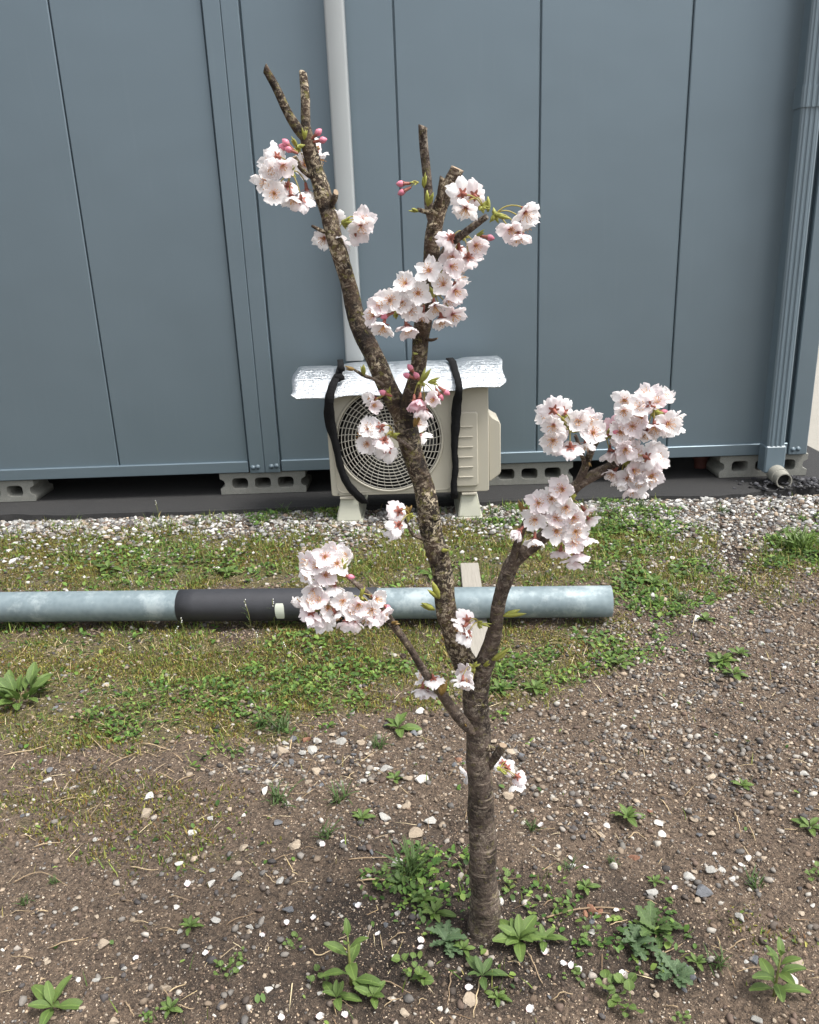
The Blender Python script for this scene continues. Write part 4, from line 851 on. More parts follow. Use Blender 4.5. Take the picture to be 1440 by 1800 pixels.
STONES = """338,1463,24,w 312,1516,22,w 419,1537,32,p 370,1553,20,w 374,1528,16,p 310,1590,14,w 132,1595,18,p 377,1615,26,p 507,1598,28,s 314,1636,14,p 182,1658,28,t 289,1736,30,t 218,1700,18,p 170,1721,18,p 31,1698,14,w 471,1738,20,w 137,1721,12,w 428,1488,22,t 516,1487,28,t 258,1431,38,t 491,1443,24,s 372,1436,16,p 428,1432,12,w 166,1474,16,p 87,1481,14,p 489,1543,26,p 440,1627,18,p 199,1793,22,t
716,1414,22,t 677,1434,28,p 760,1441,30,p 738,1449,16,s 735,1465,40,t 698,1514,30,w 520,1485,28,t 653,1494,16,s 698,1604,18,p 715,1566,14,t 642,1645,12,w 606,1631,20,t 823,1752,34,t 711,1775,22,t 882,1586,22,w 902,1582,12,w 926,1578,18,t 688,1750,16,t 895,1396,24,t 915,1466,18,t 918,1385,16,w 974,1403,20,t 964,1412,14,w
1160,1446,22,w 1166,1463,20,w 1068,1449,16,w 1060,1470,20,t 1219,1437,22,t 1251,1463,18,t 1232,1463,14,s 1256,1500,14,w 1115,1505,26,r 1315,1508,22,w 1306,1519,16,w 1341,1512,18,t 1251,1531,24,p 1268,1527,16,p 1211,1540,26,p 1223,1529,16,t 1289,1541,18,w 1145,1567,30,p 1235,1566,36,s 1226,1581,20,t 1301,1611,28,p 1430,1587,14,w 1211,1715,42,s 1202,1736,18,s 1327,1687,22,s 1398,1689,32,t 1391,1717,28,w 1327,1790,28,p 1362,1791,12,t 1018,1703,18,w 1145,1425,14,r 1041,1637,16,p 1043,1596,30,r 1055,1600,22,r 1030,1600,18,r
493,1320,32,t 537,1300,22,r 548,1315,26,p 597,1303,26,p 512,1337,20,s 515,1300,26,s 560,1302,24,p 555,1357,22,t 635,1303,18,t 680,1352,30,p 662,1350,16,w 738,1370,36,w 718,1367,24,t 727,1288,18,s 740,1247,22,w 783,1313,14,t 808,1335,20,r 800,1343,16,s 897,1323,24,t 870,1300,18,t 917,1328,16,s 717,1412,22,t 543,1373,20,t 603,1288,16,s 500,1305,18,p 575,1330,16,s 530,1322,18,p 585,1290,16,t 620,1325,14,s 566,1378,14,s 640,1372,18,p 695,1385,14,t 612,1350,14,t
1225,1088,22,w 1243,1087,16,w 1366,1062,20,t 1146,1048,22,p 1183,980,14,w 1086,1000,14,t 1352,1109,18,s 1250,1367,30,t 1097,1277,22,w 1185,1240,18,w 1412,1355,20,p 1340,1130,18,p 1330,1180,16,s 1300,1100,14,p 1180,1330,16,t 1385,1250,14,t 1290,1300,14,p
21,986,20,w 49,982,12,w 72,990,16,p 173,973,14,w 231,955,18,s 263,967,16,w 261,953,12,w 305,934,12,w 422,922,14,w 148,1016,12,w 68,908,16,p 408,930,12,w 530,945,12,p 600,975,10,t 1085,960,12,p
83,1371,26,w 186,1197,20,p 97,1244,16,s 262,1401,26,w 466,1389,24,w 484,1345,18,s 143,1215,14,s 108,1185,12,s 87,1353,18,s 1330,935,14,w 1390,930,16,w 1250,930,14,p 1290,910,12,w 1420,1000,14,p"""
CK = {'w': 'white', 'p': 'pale_grey', 't': 'tan', 's': 'slate', 'r': 'rust'}
srs = random.Random(9)
for i, t_ in enumerate(STONES.split()):
    a_, b_, c_, d_ = t_.split(','); stone_obj(float(a_), float(b_), float(c_), CK[d_], srs.uniform(.7, 1.1), i)
for i in range(95):
    px = srs.uniform(-40, 1480); py = srs.uniform(1290, 1800)
    if 800 < px < 900: continue
    stone_obj(px, py, srs.uniform(9, 15), srs.choice(['white', 'pale_grey', 'tan', 'tan', 'slate']), srs.uniform(.6, 1), 300 + i)
for i in range(60):
    px = srs.uniform(1050, 1480); py = srs.uniform(885, 1290); stone_obj(px, py, srs.uniform(8, 14), srs.choice(['white', 'pale_grey', 'pale_grey', 'tan', 'slate']), srs.uniform(.6, 1), 500 + i)

# ------------------------------------------------------------------ density maps: where things grow and lie (from the photograph, on the ground)
def sample(nmax, x0=-2.5, x1=2.5, y0=.58, y1=3.40, power=0):
    x = rng.uniform(x0, x1, nmax); y = y0 + (y1 - y0) * rng.random(nmax) ** (1 + power)
    z = H(x, y); px, py = project(np.stack([x, y, z], -1)); ok = (px > -330) & (px < 1770) & (py < 2100)
    u_ = (x - pa.x) * dv.x + (y - pa.y) * dv.y; w_ = (x - pa.x) * sv.x + (y - pa.y) * sv.y; ok &= ~((np.abs(w_) < hw + .004) & (u_ > -.01) & (u_ < (pb - pa).length + .01))
    x, y, z, px, py = (q[ok] for q in (x, y, z, px, py)); return x, y, z, np.clip(px, 5, 1435), np.clip(py, 860, 1795), px
LEAFY = [(235, 1268, 85, 34, 1.), (330, 1235, 60, 40, .7), (450, 1228, 110, 46, 1.), (590, 1245, 80, 34, .85), (640, 1190, 110, 30, .7), (520, 1140, 130, 24, .45), (900, 1200, 95, 44, .95), (1000, 1165, 80, 40, .7), (1130, 1130, 70, 36, .6), (1170, 1035, 130, 34, .75), (1090, 940, 110, 40, .75), (1410, 960, 50, 36, 1.), (775, 1560, 85, 75, 1.), (790, 1660, 70, 45, .9), (740, 1500, 60, 26, .7), (1120, 1650, 90, 55, .45), (960, 1590, 60, 60, .35), (280, 1000, 200, 30, .35), (900, 910, 60, 14, .9), (520, 895, 90, 14, .8), (1130, 885, 60, 10, .8), (370, 1320, 40, 16, .7), (1270, 1160, 45, 18, .7), (870, 1720, 50, 36, .5), (60, 1090, 160, 24, .4)]
GRAV = [(1330, 925, 230, 52, 1.), (560, 1340, 150, 62, .9), (1290, 1130, 260, 150, 1.), (1150, 1340, 380, 130, .75), (1000, 1420, 200, 60, .6), (740, 1340, 120, 60, .5), (1200, 1480, 260, 90, .4), (420, 1560, 160, 110, .35), (650, 1450, 160, 60, .4), (300, 915, 330, 30, .8), (700, 925, 500, 32, .7), (1000, 905, 260, 26, .9), (1310, 990, 60, 16, .3)]
def palette(n, pal, var=.18):
    P_ = np.array([s2l(*c) for c in pal]); c = P_[rng.integers(0, len(P_), n)]; return np.clip(c * (1 + var * rng.standard_normal((n, 1))), .005, .9)
def rocks(name, x, y, z, s, colr, lab, kind, sink=.25, sub=0):
    n_ = len(x); shapes = [stone_mesh(900 + i, sub) for i in range(10)]; nv = len(shapes[0][0]); Fb = np.array(shapes[0][1])
    B = np.stack([q[0] for q in shapes])[rng.integers(0, 10, n_)]
    a = rng.uniform(0, 6.28, n_); ca, sa = np.cos(a), np.sin(a); tl = rng.uniform(-.5, .5, n_); ct, st = np.cos(tl), np.sin(tl)
    X, Y, Z = B[..., 0], B[..., 1], B[..., 2]; Y, Z = Y * ct[:, None] - Z * st[:, None], Y * st[:, None] + Z * ct[:, None]
    X, Y = X * ca[:, None] - Y * sa[:, None], X * sa[:, None] + Y * ca[:, None]
    V = np.stack([x[:, None] + X * s[:, None], y[:, None] + Y * s[:, None], z[:, None] + (Z + sink) * s[:, None]], -1)
    T_ = (Fb[None] + (np.arange(n_) * nv)[:, None, None]); o = link(name, tris(name, V, T_, np.repeat(colr, nv, 0)), None, MAT['gravel']); return tag(o, lab, kind, None, 'stuff')
# gravel
x, y, z, px, py, _ = sample(620000); w = ell(px, py, GRAV); w = np.maximum(w, .9 * sstep(2.98, 3.16, y + .10 * (vnoise(x, y, .2, 51) - .5)) * (y < 3.37)); w = np.maximum(w * (.45 + 1.1 * vnoise(x, y, .12, 52)), .17)
k = rng.random(len(x)) < w * .42; k &= ~((x > 1.75) & (y > 3.3))
x, y, z = x[k], y[k], z[k]; n_ = len(x); far_ = sstep(2.4, 3.1, y)
s_ = np.clip(.0035 * np.exp(.60 * rng.standard_normal(n_)), .002, .012) * (1 + .75 * far_)
colr = palette(n_, [(168, 160, 150), (186, 180, 170), (140, 134, 127), (112, 108, 104), (148, 131, 113), (172, 155, 135), (84, 80, 79), (118, 100, 88), (100, 90, 82)])
wh = rng.random(n_) < far_ * .55; colr = colr * .78; colr[wh] = palette(int(wh.sum()), [(186, 184, 180), (166, 165, 162), (200, 198, 193), (138, 138, 137), (110, 110, 110)])
rocks('gravel', x, y, z, s_, colr, 'scattered grey and tan gravel over the yard ground', 'gravel')
_c = gnd(1392, 856); n_ = 260; x = _c.x + .10 * rng.standard_normal(n_); y = _c.y + .055 * rng.standard_normal(n_) ; z = .004 + .035 * np.exp(-((x - _c.x) / .12) ** 2 - ((y - _c.y) / .07) ** 2)
rocks('asphalt_rubble', x, y, z, rng.uniform(.005, .02, n_), palette(n_, [(46, 47, 52), (60, 61, 66), (36, 36, 40), (84, 84, 86)], .2), 'dark crumbled asphalt heap under the downpipe outlet', 'rubble')
# grit: sand-size crumbs on the bare soil
x, y, z, px, py, _ = sample(420000, -1.6, 1.6, .6, 2.6, .35); veg = np.maximum(ell(px, py, MOSS), ell(px, py, LEAFY))
k = rng.random(len(x)) < (.75 - .45 * veg) * (.45 + .8 * vnoise(x, y, .09, 53)); x, y, z = x[k], y[k], z[k]; n_ = len(x)
s_ = np.clip(.0015 * np.exp(.48 * rng.standard_normal(n_)), .0007, .0050) * (1 + .3 * sstep(1.2, 2.4, y))
colr = palette(n_, [(150, 130, 108), (178, 158, 134), (120, 102, 86), (92, 78, 66), (60, 50, 42), (140, 124, 108), (180, 166, 148), (98, 82, 68), (50, 41, 35), (160, 144, 124), (80, 68, 58)], .22)
rocks('grit', x, y, z, s_, colr, 'fine tan grit and soil crumbs on the bare ground', 'grit', .3, -1)

# clods of soil, half buried, in drifts
x, y, z, px, py, _ = sample(90000, -1.7, 1.7, .6, 2.4, .3); veg = np.maximum(ell(px, py, MOSS) * .7, ell(px, py, GRAV) * .5); cl_ = vnoise(x, y, .11, 55) * .6 + vnoise(x, y, .04, 56) * .5
k = rng.random(len(x)) < (1 - veg) * sstep(.45, .8, cl_) * .75; x, y, z, px, py = x[k], y[k], z[k], px[k], py[k]; n_ = len(x)
s_ = np.clip(.0032 * np.exp(.5 * rng.standard_normal(n_)), .0015, .010); wt = ell(px, py, WET_SHADE)[:, None]  # clods take the damp and the painted pole shadow too
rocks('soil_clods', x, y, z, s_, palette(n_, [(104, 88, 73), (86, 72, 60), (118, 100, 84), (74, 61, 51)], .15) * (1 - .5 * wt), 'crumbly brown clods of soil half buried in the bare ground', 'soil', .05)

# ------------------------------------------------------------------ ground-cover stuff
def blades(name, x, y, z, L, wd, lean, colr, lab, cat, mat='blades', curl=.5):
    n_ = len(x); a = rng.uniform(0, 6.28, n_); d = np.stack([np.cos(a), np.sin(a), 0 * a], 1); sd_ = np.stack([-np.sin(a), np.cos(a), 0 * a], 1); up = np.array([0, 0, 1.])
    p0 = np.stack([x, y, z - .001], 1); c1 = np.cos(lean)[:, None]; s1 = np.sin(lean)[:, None]; l2 = lean + curl * rng.random(n_); c2 = np.cos(l2)[:, None]; s2 = np.sin(l2)[:, None]
    mid = p0 + (up * c1 + d * s1) * (L * .5)[:, None]; tip = mid + (up * c2 + d * s2) * (L * .5)[:, None]; W_ = (wd / 2)[:, None] * sd_
    V = np.stack([p0 - W_, p0 + W_, mid - W_ * .85, mid + W_ * .85, tip], 1); T_ = np.array([[0, 1, 3], [0, 3, 2], [2, 3, 4]])[None] + (np.arange(n_) * 5)[:, None, None]
    o = link(name, tris(name, V, T_, np.repeat(colr, 5, 0)), None, MAT[mat]); return tag(o, lab, cat, None, 'stuff')
def leaflets(name, x, y, z, L, wd, tilt, colr, lab, cat):
    n_ = len(x); a = rng.uniform(0, 6.28, n_); d = np.stack([np.cos(a), np.sin(a), 0 * a], 1); sd_ = np.stack([-np.sin(a), np.cos(a), 0 * a], 1); up = np.array([0, 0, 1.])
    c = np.cos(tilt)[:, None]; s = np.sin(tilt)[:, None]; f = d * c + up * s; nrm = up * c - d * s; p0 = np.stack([x, y, z], 1); Lc = L[:, None]; W_ = (wd / 2)[:, None] * sd_
    V = np.stack([p0, p0 + f * Lc * .3 - W_ * .8 + nrm * Lc * .06, p0 + f * Lc * .3 + W_ * .8 + nrm * Lc * .06, p0 + f * Lc * .7 - W_ * .85 + nrm * Lc * .05, p0 + f * Lc * .7 + W_ * .85 + nrm * Lc * .05, p0 + f * Lc - nrm * Lc * .12], 1)
    V = np.concatenate([V, (p0 + f * Lc * .5)[:, None]], 1)
    T_ = np.array([[0, 2, 6], [2, 4, 6], [4, 5, 6], [5, 3, 6], [3, 1, 6], [1, 0, 6]])[None] + (np.arange(n_) * 7)[:, None, None]
    o = link(name, tris(name, V, T_, np.repeat(colr, 7, 0)), None, MAT['blades']); return tag(o, lab, cat, None, 'stuff')
def lush(x, y): return .35 + .95 * vnoise(x, y, .13, 61) * (.55 + .9 * vnoise(x, y, .04, 62))
# moss mats
x, y, z, px, py, _ = sample(1100000); w = ell(px, py, MOSS) * (1 - .55 * sstep(3.05, 3.3, y)); pt = vnoise(x, y, .16, 63) * .6 + vnoise(x, y, .05, 64) * .5
k = rng.random(len(x)) < w * sstep(.26, .66, pt) * .8; k &= y < 3.34; x, y, z = x[k], y[k], z[k]; n_ = len(x); pt = pt[k]
L = rng.uniform(.004, .010, n_) * (.6 + .8 * sstep(.4, .8, pt)); wd = rng.uniform(.0016, .0032, n_)
blades('moss', x, y, z + .0015, L, wd, rng.uniform(.1, 1.1, n_), palette(n_, [(132, 130, 58), (108, 112, 48), (156, 150, 78), (82, 88, 40), (126, 104, 58), (98, 112, 48), (110, 80, 50)], .22), 'low yellow green moss spread over the ground around the pole', 'moss')
# short grass and sprouts
x, y, z, px, py, _ = sample(330000); w = np.maximum(ell(px, py, MOSS) * .45, ell(px, py, LEAFY) * .75); pt = vnoise(x, y, .11, 65); w = np.maximum(w, .012)
k = (rng.random(len(x)) < w * sstep(.25, .85, pt) * .8) & (y < 3.36); x, y, z = x[k], y[k], z[k]; n_ = len(x)
L = rng.uniform(.010, .040, n_) * (.8 + .35 * sstep(1.6, 2.6, y)); wd = rng.uniform(.0013, .0026, n_) * (1 + .4 * sstep(1.6, 2.6, y))
blades('grass', x, y, z, L, wd, np.abs(rng.normal(.45, .35, n_)), palette(n_, [(92, 114, 46), (114, 132, 60), (74, 98, 42), (140, 144, 78), (104, 122, 52), (150, 138, 88)], .22), 'short sparse green grass growing around the pole and tree', 'grass')
# small-leaved ground cover
x, y, z, px, py, _ = sample(430000); wl = ell(px, py, LEAFY); w = np.maximum(wl, ell(px, py, MOSS) * .10); w = np.maximum(w, .004); pt = vnoise(x, y, .10, 66) * .7 + vnoise(x, y, .035, 67) * .5
k = (rng.random(len(x)) < w * sstep(.30, .75, pt) * .62) & (y < 3.36); x, y, z, wl, pt = x[k], y[k], z[k], wl[k], pt[k]; n_ = len(x)
L = rng.uniform(.006, .016, n_) * (1 + .4 * sstep(1.6, 2.6, y)); wd = L * rng.uniform(.5, .8, n_)
leaflets('ground_cover', x, y, z + rng.random(n_) * (.004 + .022 * wl * sstep(.4, .9, pt)), L, wd, rng.uniform(-.15, .9, n_), palette(n_, [(80, 110, 48), (98, 126, 58), (60, 88, 40), (120, 142, 72), (88, 112, 62)], .22), 'low leafy green weeds covering patches of the ground', 'weeds')
# dry straw
x, y, z, px, py, _ = sample(70000); w = np.maximum(ell(px, py, [(300, 1200, 420, 160, .6), (250, 1360, 330, 60, .55), (800, 1130, 360, 60, .45), (700, 985, 800, 60, .3), (1200, 1200, 260, 80, .2)]), .07)
k = (rng.random(len(x)) < w * .4) & (y < 3.3); x, y, z = x[k], y[k], z[k]; n_ = len(x)
blades('straw', x, y, z + .003, rng.uniform(.012, .055, n_), rng.uniform(.0008, .0018, n_), rng.normal(1.42, .18, n_), palette(n_, [(186, 166, 128), (208, 192, 156), (160, 138, 106), (128, 106, 82), (178, 160, 130)], .12), 'dry straw and dead stalks strewn on the ground', 'straw', 'straw', .35)

# ------------------------------------------------------------------ weeds one can pick out
def leaf_mesh(name, shape, seed, nu=8, nv=5):
    rs = np.random.default_rng(seed); V = []; UV = []; Fc = []
    for i in range(nu):
        u = i / (nu - 1)
        if shape == 'oblong': w_ = .5 * .40 * max(1 - abs(2 * min(u ** .85, 1) - 1.12) ** 2.3, 0.03) * min(1, .12 + u * 2.0)
        elif shape == 'slim': w_ = .5 * .075 * (1 - u ** 2.5) + .004
        elif shape == 'round': t = max((u - .52) / .48, 0); w_ = .5 * .52 * math.sqrt(max(1 - (2 * t - 1) ** 2, 0)) * (1 + .06 * math.sin(t * 20)) if u > .52 else .012
        else: t = max((u - .2) / .8, 0); w_ = .5 * .52 * (math.sin(math.pi * min(t * .95 + .03, 1)) ** .7) * (1 if i % 2 else .45) + .012
        w_ = max(w_, .006)
        z0 = .30 * u - .42 * u * u
        for j in range(nv):
            s_ = (j / (nv - 1)) * 2 - 1; V.append((u, s_ * w_, z0 + .28 * abs(s_) * w_ + .012 * math.sin(u * 14 + s_ * 2 + seed) * abs(s_))); UV.append((u, (s_ + 1) / 2))
    for i in range(nu - 1):
        for j in range(nv - 1): Fc.append((i * nv + j, (i + 1) * nv + j, (i + 1) * nv + j + 1, i * nv + j + 1))
    me = pyd(name, V, Fc, True); uvl = me.uv_layers.new(name='UVMap')
    for lp in me.loops: uvl.data[lp.index].uv = UV[lp.vertex_index]
    return me
LEAF = {}
def getleaf(shape, mat, k):
    if (shape, mat, k) not in LEAF:
        me = leaf_mesh('leaf', shape, k, 11 if shape in ('round', 'lobed') else 8); me.materials.append(MAT[mat]); LEAF[(shape, mat, k)] = me
    return LEAF[(shape, mat, k)]
wrs = random.Random(21)
def weed(px, py, r_px, kind, label, group=None, mat=None, n=None):
    p = gnd(px, py); p.z = Hf(p.x, p.y); rr = r_px * depth(p) / F; t = empty('weed', p, 0); tag(t, label, 'weed', group)
    def leaf(shape, L, az, pitch, org=(0, 0, 0), roll=0):
        M_ = Matrix.Translation(org) @ Matrix.Rotation(az, 4, 'Z') @ Matrix.Rotation(-pitch, 4, 'Y') @ Matrix.Rotation(roll, 4, 'X') @ Matrix.Scale(L, 4)
        link('leaf', getleaf(shape, mat, wrs.randrange(3)), t, None, M_)
    if kind == 'rosette':
        mat = mat or 'leaf_fresh'; n = n or 9
        for k in range(n):
            inner = k / n; leaf('oblong', rr * (1.0 - .45 * inner) * wrs.uniform(.85, 1.15), k * 2.4 + wrs.uniform(-.3, .3), .10 + .85 * inner + wrs.uniform(-.08, .1), (0, 0, .003 + rr * .06 * inner), wrs.uniform(-.3, .3))
    elif kind == 'upright':
        mat = mat or 'leaf_fresh'; n = n or 10; hgt = rr * 1.5; ln = Vector((wrs.uniform(-.1, .1), wrs.uniform(-.1, .1), 1)); mb = MB(); mb.tube([Vector((0, 0, -.004)), ln * hgt * .5, ln * hgt], [rr * .045, rr * .04, rr * .02], 6)
        link('stem', mb.mesh('stem', True), t, MAT['weed_stem'])
        for k in range(n):
            f_ = k / (n - 1); leaf('oblong', rr * (.95 - .45 * f_) * wrs.uniform(.85, 1.1), (k % 2) * math.pi + (k // 2) * 1.57 + wrs.uniform(-.3, .3), .25 + .9 * f_ ** 2, ln * hgt * (.08 + .9 * f_), wrs.uniform(-.3, .3))
    elif kind == 'clump':
        for k in range(n):
            a_ = wrs.uniform(0, 6.28); q_ = rr * .45 * math.sqrt(wrs.random()); leaf('oblong', rr * wrs.uniform(.45, .85), a_ + wrs.uniform(-.6, .6), wrs.uniform(.3, 1.2), (q_ * math.cos(a_), q_ * math.sin(a_), .002), wrs.uniform(-.5, .5))
    elif kind == 'round':
        mat = mat or 'leaf_fresh'; n = n or 9
        for k in range(n): leaf('round', rr * wrs.uniform(.38, .7), k * 2.4 + wrs.uniform(-.5, .5), wrs.uniform(.25, 1.1), (wrs.uniform(-.5, .5) * rr, wrs.uniform(-.5, .5) * rr, .002), wrs.uniform(-.4, .4))
    elif kind == 'lobed':
        mat = mat or 'leaf_mid'; n = n or 10
        for k in range(n): leaf('lobed', rr * wrs.uniform(.7, 1.1), k * 2.4 + wrs.uniform(-.4, .4), wrs.uniform(.15, .8), (wrs.uniform(-.2, .2) * rr, wrs.uniform(-.2, .2) * rr, .002), wrs.uniform(-.3, .3))
    elif kind == 'tuft':
        mat = mat or 'leaf_mid'; n = n or 14
        for k in range(n): leaf('slim', rr * wrs.uniform(.5, 1.2), wrs.uniform(0, 6.28), wrs.uniform(.35, 1.4), (wrs.uniform(-.35, .35) * rr, wrs.uniform(-.35, .35) * rr, .0), wrs.uniform(-.5, .5))
    elif kind == 'stalk':
        mb = MB(); hgt = rr; ln = Vector((wrs.uniform(-.15, .15), wrs.uniform(-.1, .1), 1)); mb.tube([Vector((0, 0, -.004)), ln * hgt * .55 + Vector((.003, 0, 0)), ln * hgt], [.0011, .001, .0007], 5); link('stem', mb.mesh('stem', True), t, MAT['weed_stem']); mat = 'leaf_mid'
        for k in range(4): leaf('slim', rr * .22, wrs.uniform(0, 6.28), .7, ln * hgt * (.2 + .15 * k))
        mb = MB()
        for k in range(4):
            q_ = ln * hgt * (.8 + .07 * k) + Vector((wrs.uniform(-.004, .004), wrs.uniform(-.004, .004), 0)); ellipsoid(mb, q_ - Vector((0, 0, .0018)), q_ + Vector((0, 0, .0018)), .0014, 6, 4)
        link('floret', mb.mesh('floret'), t, MAT['white_floret'])
    return t
weed(38, 1232, 62, 'clump', 'large leafy green weed clump on the moss by the wrapped pole', None, 'leaf_fresh', 34)
weed(92, 1768, 62, 'rosette', 'broad leaved pale green plantain rosette on bare dirt', None, 'leaf_fresh', 7)
weed(913, 1672, 56, 'rosette', 'lush fresh green rosette growing against the foot of the trunk', None, 'leaf_fresh', 14)
weed(955, 1668, 42, 'rosette', 'smaller green rosette beside the lush one at the trunk', None, 'leaf_fresh', 8)
weed(617, 1726, 66, 'upright', 'tall upright weed with paired oval leaves on dark soil', None, 'leaf_fresh', 8)
weed(592, 1752, 40, 'rosette', 'low oval leaved weed left of the tall upright one', None, 'leaf_fresh', 7)
weed(655, 1752, 44, 'rosette', 'spreading oval leaved weed right of the tall upright one', None, 'leaf_fresh', 8)
weed(727, 1722, 52, 'round', 'round leaved seedling cluster between the upright weed and trunk', None, 'leaf_fresh', 20)
weed(560, 1718, 34, 'round', 'small round leaved seedling left of the upright weed', None, 'leaf_fresh', 7)
weed(1360, 1752, 62, 'upright', 'pale green broad leaved weed beside the tan stone', None, 'leaf_fresh', 12)
weed(1182, 1716, 38, 'lobed', 'dark grey green feathery weed beside the slate stone', None, 'leaf_grey', 16)
weed(1082, 1750, 54, 'round', 'round leaved trailing weed with pale leaves near fallen petals', None, 'leaf_fresh', 22)
weed(1150, 1640, 46, 'lobed', 'sprawling lobed leaf weed with runners on dark soil', None, 'leaf_mid', 16)
weed(1118, 1660, 40, 'lobed', 'grey green lobed weed next to the sprawling one', None, 'leaf_grey', 12)
weed(848, 1736, 44, 'rosette', 'pointed leaf weed in front of the trunk foot', None, 'leaf_mid', 8)
weed(1102, 1446, 32, 'rosette', 'single small green rosette on pale gravelly soil', None, 'leaf_fresh', 10)
weed(780, 1672, 44, 'lobed', 'lobed mugwort like weed left of the trunk foot', None, 'leaf_grey', 12)
weed(725, 1545, 56, 'tuft', 'long bladed grass tuft left of the trunk', None, 'leaf_mid', 60)
weed(1402, 968, 44, 'tuft', 'bright green grass clump at the gravel near the downpipe', None, 'leaf_fresh', 70)
SMALL = [(300, 1775, 26, 'rosette'), (262, 1788, 22, 'round'), (400, 1715, 34, 'round'), (418, 1690, 26, 'round'), (335, 1632, 28, 'rosette'), (637, 1446, 24, 'rosette'), (694, 1372, 20, 'rosette'), (700, 1278, 38, 'rosette'), (665, 1312, 26, 'tuft'), (1268, 1165, 34, 'rosette'), (1030, 1572, 24, 'rosette'), (1305, 1388, 22, 'rosette'), (1422, 1466, 30, 'rosette'), (1432, 1548, 30, 'round'), (1330, 1560, 30, 'tuft'), (575, 1478, 28, 'tuft'), (492, 1415, 44, 'tuft'), (600, 1408, 36, 'tuft'), (905, 1560, 34, 'round'), (985, 1610, 30, 'round'), (1000, 1535, 24, 'tuft'), (940, 1465, 26, 'tuft'), (690, 1545, 30, 'round'), (765, 1625, 34, 'rosette'), (745, 1600, 28, 'rosette'), (815, 1690, 24, 'rosette'), (1200, 1788, 26, 'round'), (1260, 1700, 34, 'tuft'), (1225, 1695, 24, 'rosette'), (875, 1765, 24, 'rosette'), (1040, 1655, 30, 'round'), (1005, 1715, 24, 'round'), (45, 1590, 20, 'tuft'), (95, 1555, 16, 'tuft'), (1075, 1525, 20, 'tuft'), (1150, 1560, 18, 'rosette'), (520, 1660, 26, 'round'), (700, 1565, 26, 'lobed'), (1240, 1090, 24, 'rosette'), (1300, 1150, 22, 'rosette'), (1290, 1185, 26, 'rosette'), (470, 1275, 40, 'tuft'), (495, 1285, 36, 'tuft'), (1150, 1030, 26, 'rosette'), (1200, 1055, 24, 'tuft'), (760, 1015, 26, 'rosette'), (940, 1215, 28, 'rosette'), (880, 1215, 28, 'rosette'), (1090, 1170, 26, 'rosette'), (400, 1010, 24, 'rosette'), (190, 1000, 26, 'rosette'), (350, 925, 22, 'tuft'), (1270, 900, 20, 'tuft'), (1130, 892, 26, 'tuft'), (500, 900, 24, 'tuft'), (870, 905, 24, 'tuft'), (1060, 890, 22, 'tuft')]
KW = {'rosette': 'small green rosette weed', 'round': 'small round leaved seedling', 'tuft': 'small grass tuft', 'lobed': 'small lobed leaf weed'}
for px, py, r_, kd in SMALL:
    wh = 'by the building gravel' if py < 1060 else 'between the pole and the bare soil' if py < 1330 else 'on the bare soil'
    wh = near(gnd(px, py))
    weed(px, py, r_, kd, f'{KW[kd]} {wh}', f'{KW[kd]}s {wh}', None, {'tuft': 26, 'rosette': 9, 'round': 12, 'lobed': 9}[kd])
for px, py, h_ in ((405, 1098, 40), (443, 1112, 62), (450, 1105, 48), (482, 1108, 60), (505, 1102, 38), (322, 1120, 40), (175, 1100, 36), (995, 1092, 34), (1015, 1090, 40), (1060, 1090, 32), (640, 1120, 36), (585, 1118, 40), (310, 1145, 46), (460, 1150, 44), (500, 1160, 40), (278, 900, 34)):
    weed(px, py, h_, 'stalk', 'thin weed stalk with tiny white florets ' + near(gnd(px, py)), 'thin flowering stalks')

# ------------------------------------------------------------------ fallen petals and twigs
simple('fallen_petal', (.86, .83, .82), .6, .05, 100)
fp = [(549, 1618), (630, 1597), (505, 1627), (659, 1645), (733, 1665), (747, 1656), (816, 1735), (502, 1788), (554, 1786), (924, 1777), (958, 1680), (998, 1694), (1001, 1522), (1032, 1522), (1034, 1429), (1003, 1704), (1096, 1717), (945, 1449), (242, 1678), (368, 1674), (430, 1696), (572, 1487), (608, 1481), (1090, 1600), (880, 1645), (700, 1690), (610, 1790), (330, 1560), (1180, 1560), (465, 1640)]
fpm = [petal_mesh('fallen_petal', .1, .0135, .012, .1 + .1 * s, 50 + s, 'petal_white') for s in range(3)]
for i, (px, py) in enumerate(fp):
    p = gnd(px, py); z = Hf(p.x, p.y) + .0045; p = gnd(px, py, z); o = link('fallen_petal', fpm[i % 3]); o.location = p; o.rotation_euler = (wrs.uniform(-.25, .25), wrs.uniform(-.25, .25), wrs.uniform(0, 6.28)); sc_ = wrs.uniform(.75, 1.05); o.scale = (sc_,) * 3
    tag(o, 'white fallen cherry petal on the soil ' + near(Vector((p.x, p.y, 0))), 'petal', 'fallen petals on the soil')
m = N('twig'); v = m.noise(120, 4, .6, m.co()); m.color(m.mix(m.rnd(), m.mix(v, s2l(96, 78, 62), s2l(140, 118, 94)), m.mix(v, s2l(168, 146, 112), s2l(196, 176, 142)))).p(Roughness=.85); MAT['twig'] = m.m
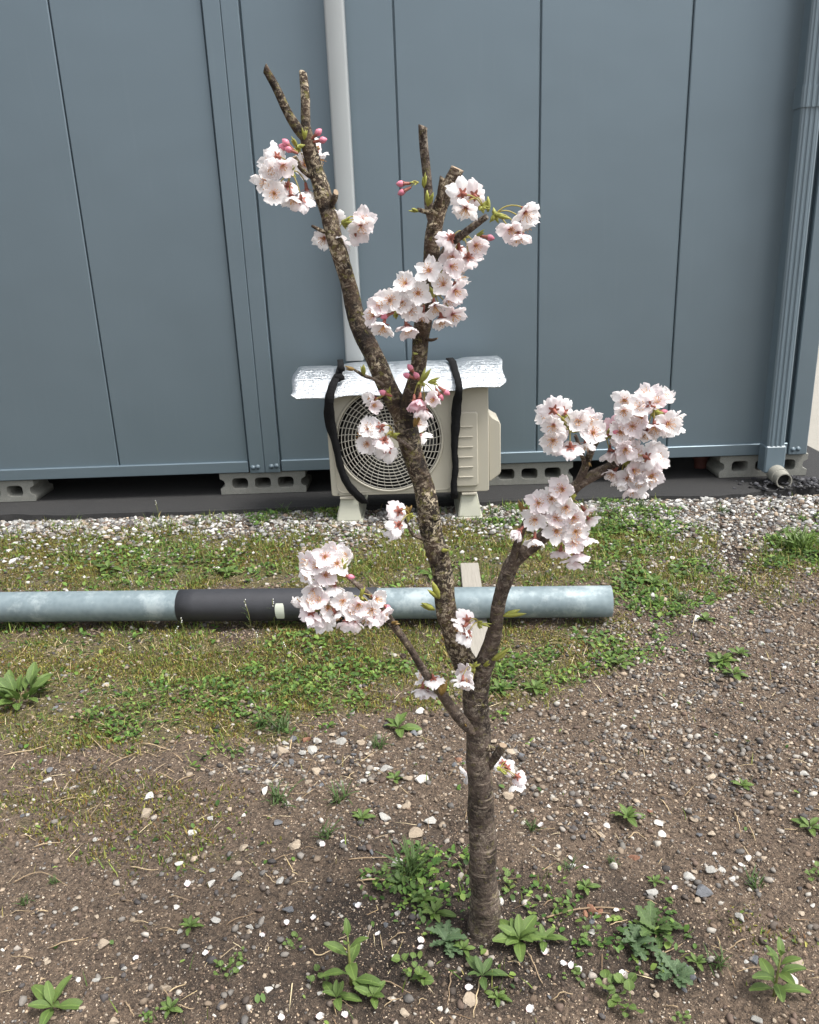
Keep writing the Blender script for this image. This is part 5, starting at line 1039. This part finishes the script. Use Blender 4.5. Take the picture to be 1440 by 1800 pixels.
def twig(P_, r_, label, group=None):
    pts = []
    for px, py in P_:
        q_ = gnd(px, py); pts.append((q_.x, q_.y, Hf(q_.x, q_.y)))
    Q_ = catmull(pts, 6) if len(pts) > 2 else np.array([np.array(pts[0]) * (1 - t) + np.array(pts[1]) * t for t in np.linspace(0, 1, 7)])
    L_ = np.linspace(0, 1, len(Q_)); hz = H(Q_[:, 0], Q_[:, 1]); Q_[:, 2] = np.maximum(Q_[:, 2], hz * .5 + Q_[:, 2] * .5) + r_ + .002 + .003 * np.sin(L_ * 5)
    Q_[:, 0] += .0012 * np.sin(L_ * 17 + P_[0][0]); c_ = Vector(Q_[0]); V, Fc = sweep(Q_ - np.array(c_), r_ * (1 - .45 * L_), 6)
    o = link('twig', pyd('twig', V, Fc, True), None, MAT['twig']); o.location = c_; tag(o, label + (' ' + near(Vector((c_.x, c_.y, 0))) if group else ''), 'twig', group)
twig([(961, 1625), (1000, 1611), (1050, 1606), (1092, 1606), (1112, 1614)], .0016, 'long curved reddish twig arching over the soil beside the lush rosette')
twig([(635, 1557), (680, 1558), (735, 1553)], .0016, 'straight pale stalk lying beside the grass tuft left of the trunk')
twig([(1150, 1640), (1158, 1668), (1166, 1690)], .0013, 'thin runner stem standing out of the sprawling lobed weed')
TW = [[(668, 1727), (722, 1754)], [(794, 1721), (787, 1777)], [(928, 1690), (953, 1734)], [(845, 1738), (832, 1795)], [(87, 1664), (155, 1645)], [(296, 1750), (328, 1725)], [(397, 1631), (448, 1606)], [(220, 1762), (236, 1786)], [(231, 1524), (255, 1530), (278, 1530)], [(159, 1297), (180, 1318), (213, 1329)], [(310, 1382), (343, 1363)], [(7, 1331), (60, 1322), (119, 1302)], [(480, 1523), (515, 1508)], [(615, 1524), (670, 1512), (740, 1504)], [(545, 1665), (560, 1678), (595, 1670)], [(1105, 1478), (1120, 1470), (1138, 1480)], [(1160, 1414), (1180, 1435)], [(1290, 1440), (1302, 1472)], [(955, 1605), (980, 1586)], [(1310, 1655), (1280, 1668)], [(1380, 1706), (1430, 1710)], [(100, 1410), (160, 1390)], [(190, 1350), (240, 1322)], [(250, 1310), (300, 1318)], [(60, 1490), (110, 1470)], [(20, 1550), (75, 1540), (120, 1560)], [(1155, 1690), (1200, 1660)], [(1260, 1650), (1272, 1690)]]
for P_ in TW: twig(P_, .0012, ('straight' if len(P_) == 2 else 'bent') + ' dry brown twig on the soil', 'dry twigs on the bare soil')
for i in range(60):
    px, py = wrs.uniform(10, 1430), wrs.uniform(1290, 1795); a = wrs.uniform(-.9, .9) + (math.pi if wrs.random() < .5 else 0); L_ = wrs.uniform(18, 46)
    if 790 < px < 910: continue
    twig([(px, py), (px + math.cos(a) * L_ * .5, py + math.sin(a) * L_ * .3 + wrs.uniform(-4, 4)), (px + math.cos(a) * L_, py + math.sin(a) * L_ * .6)], wrs.uniform(.0006, .0010), 'thin dry straw-like twig on the soil', 'dry twigs on the bare soil')
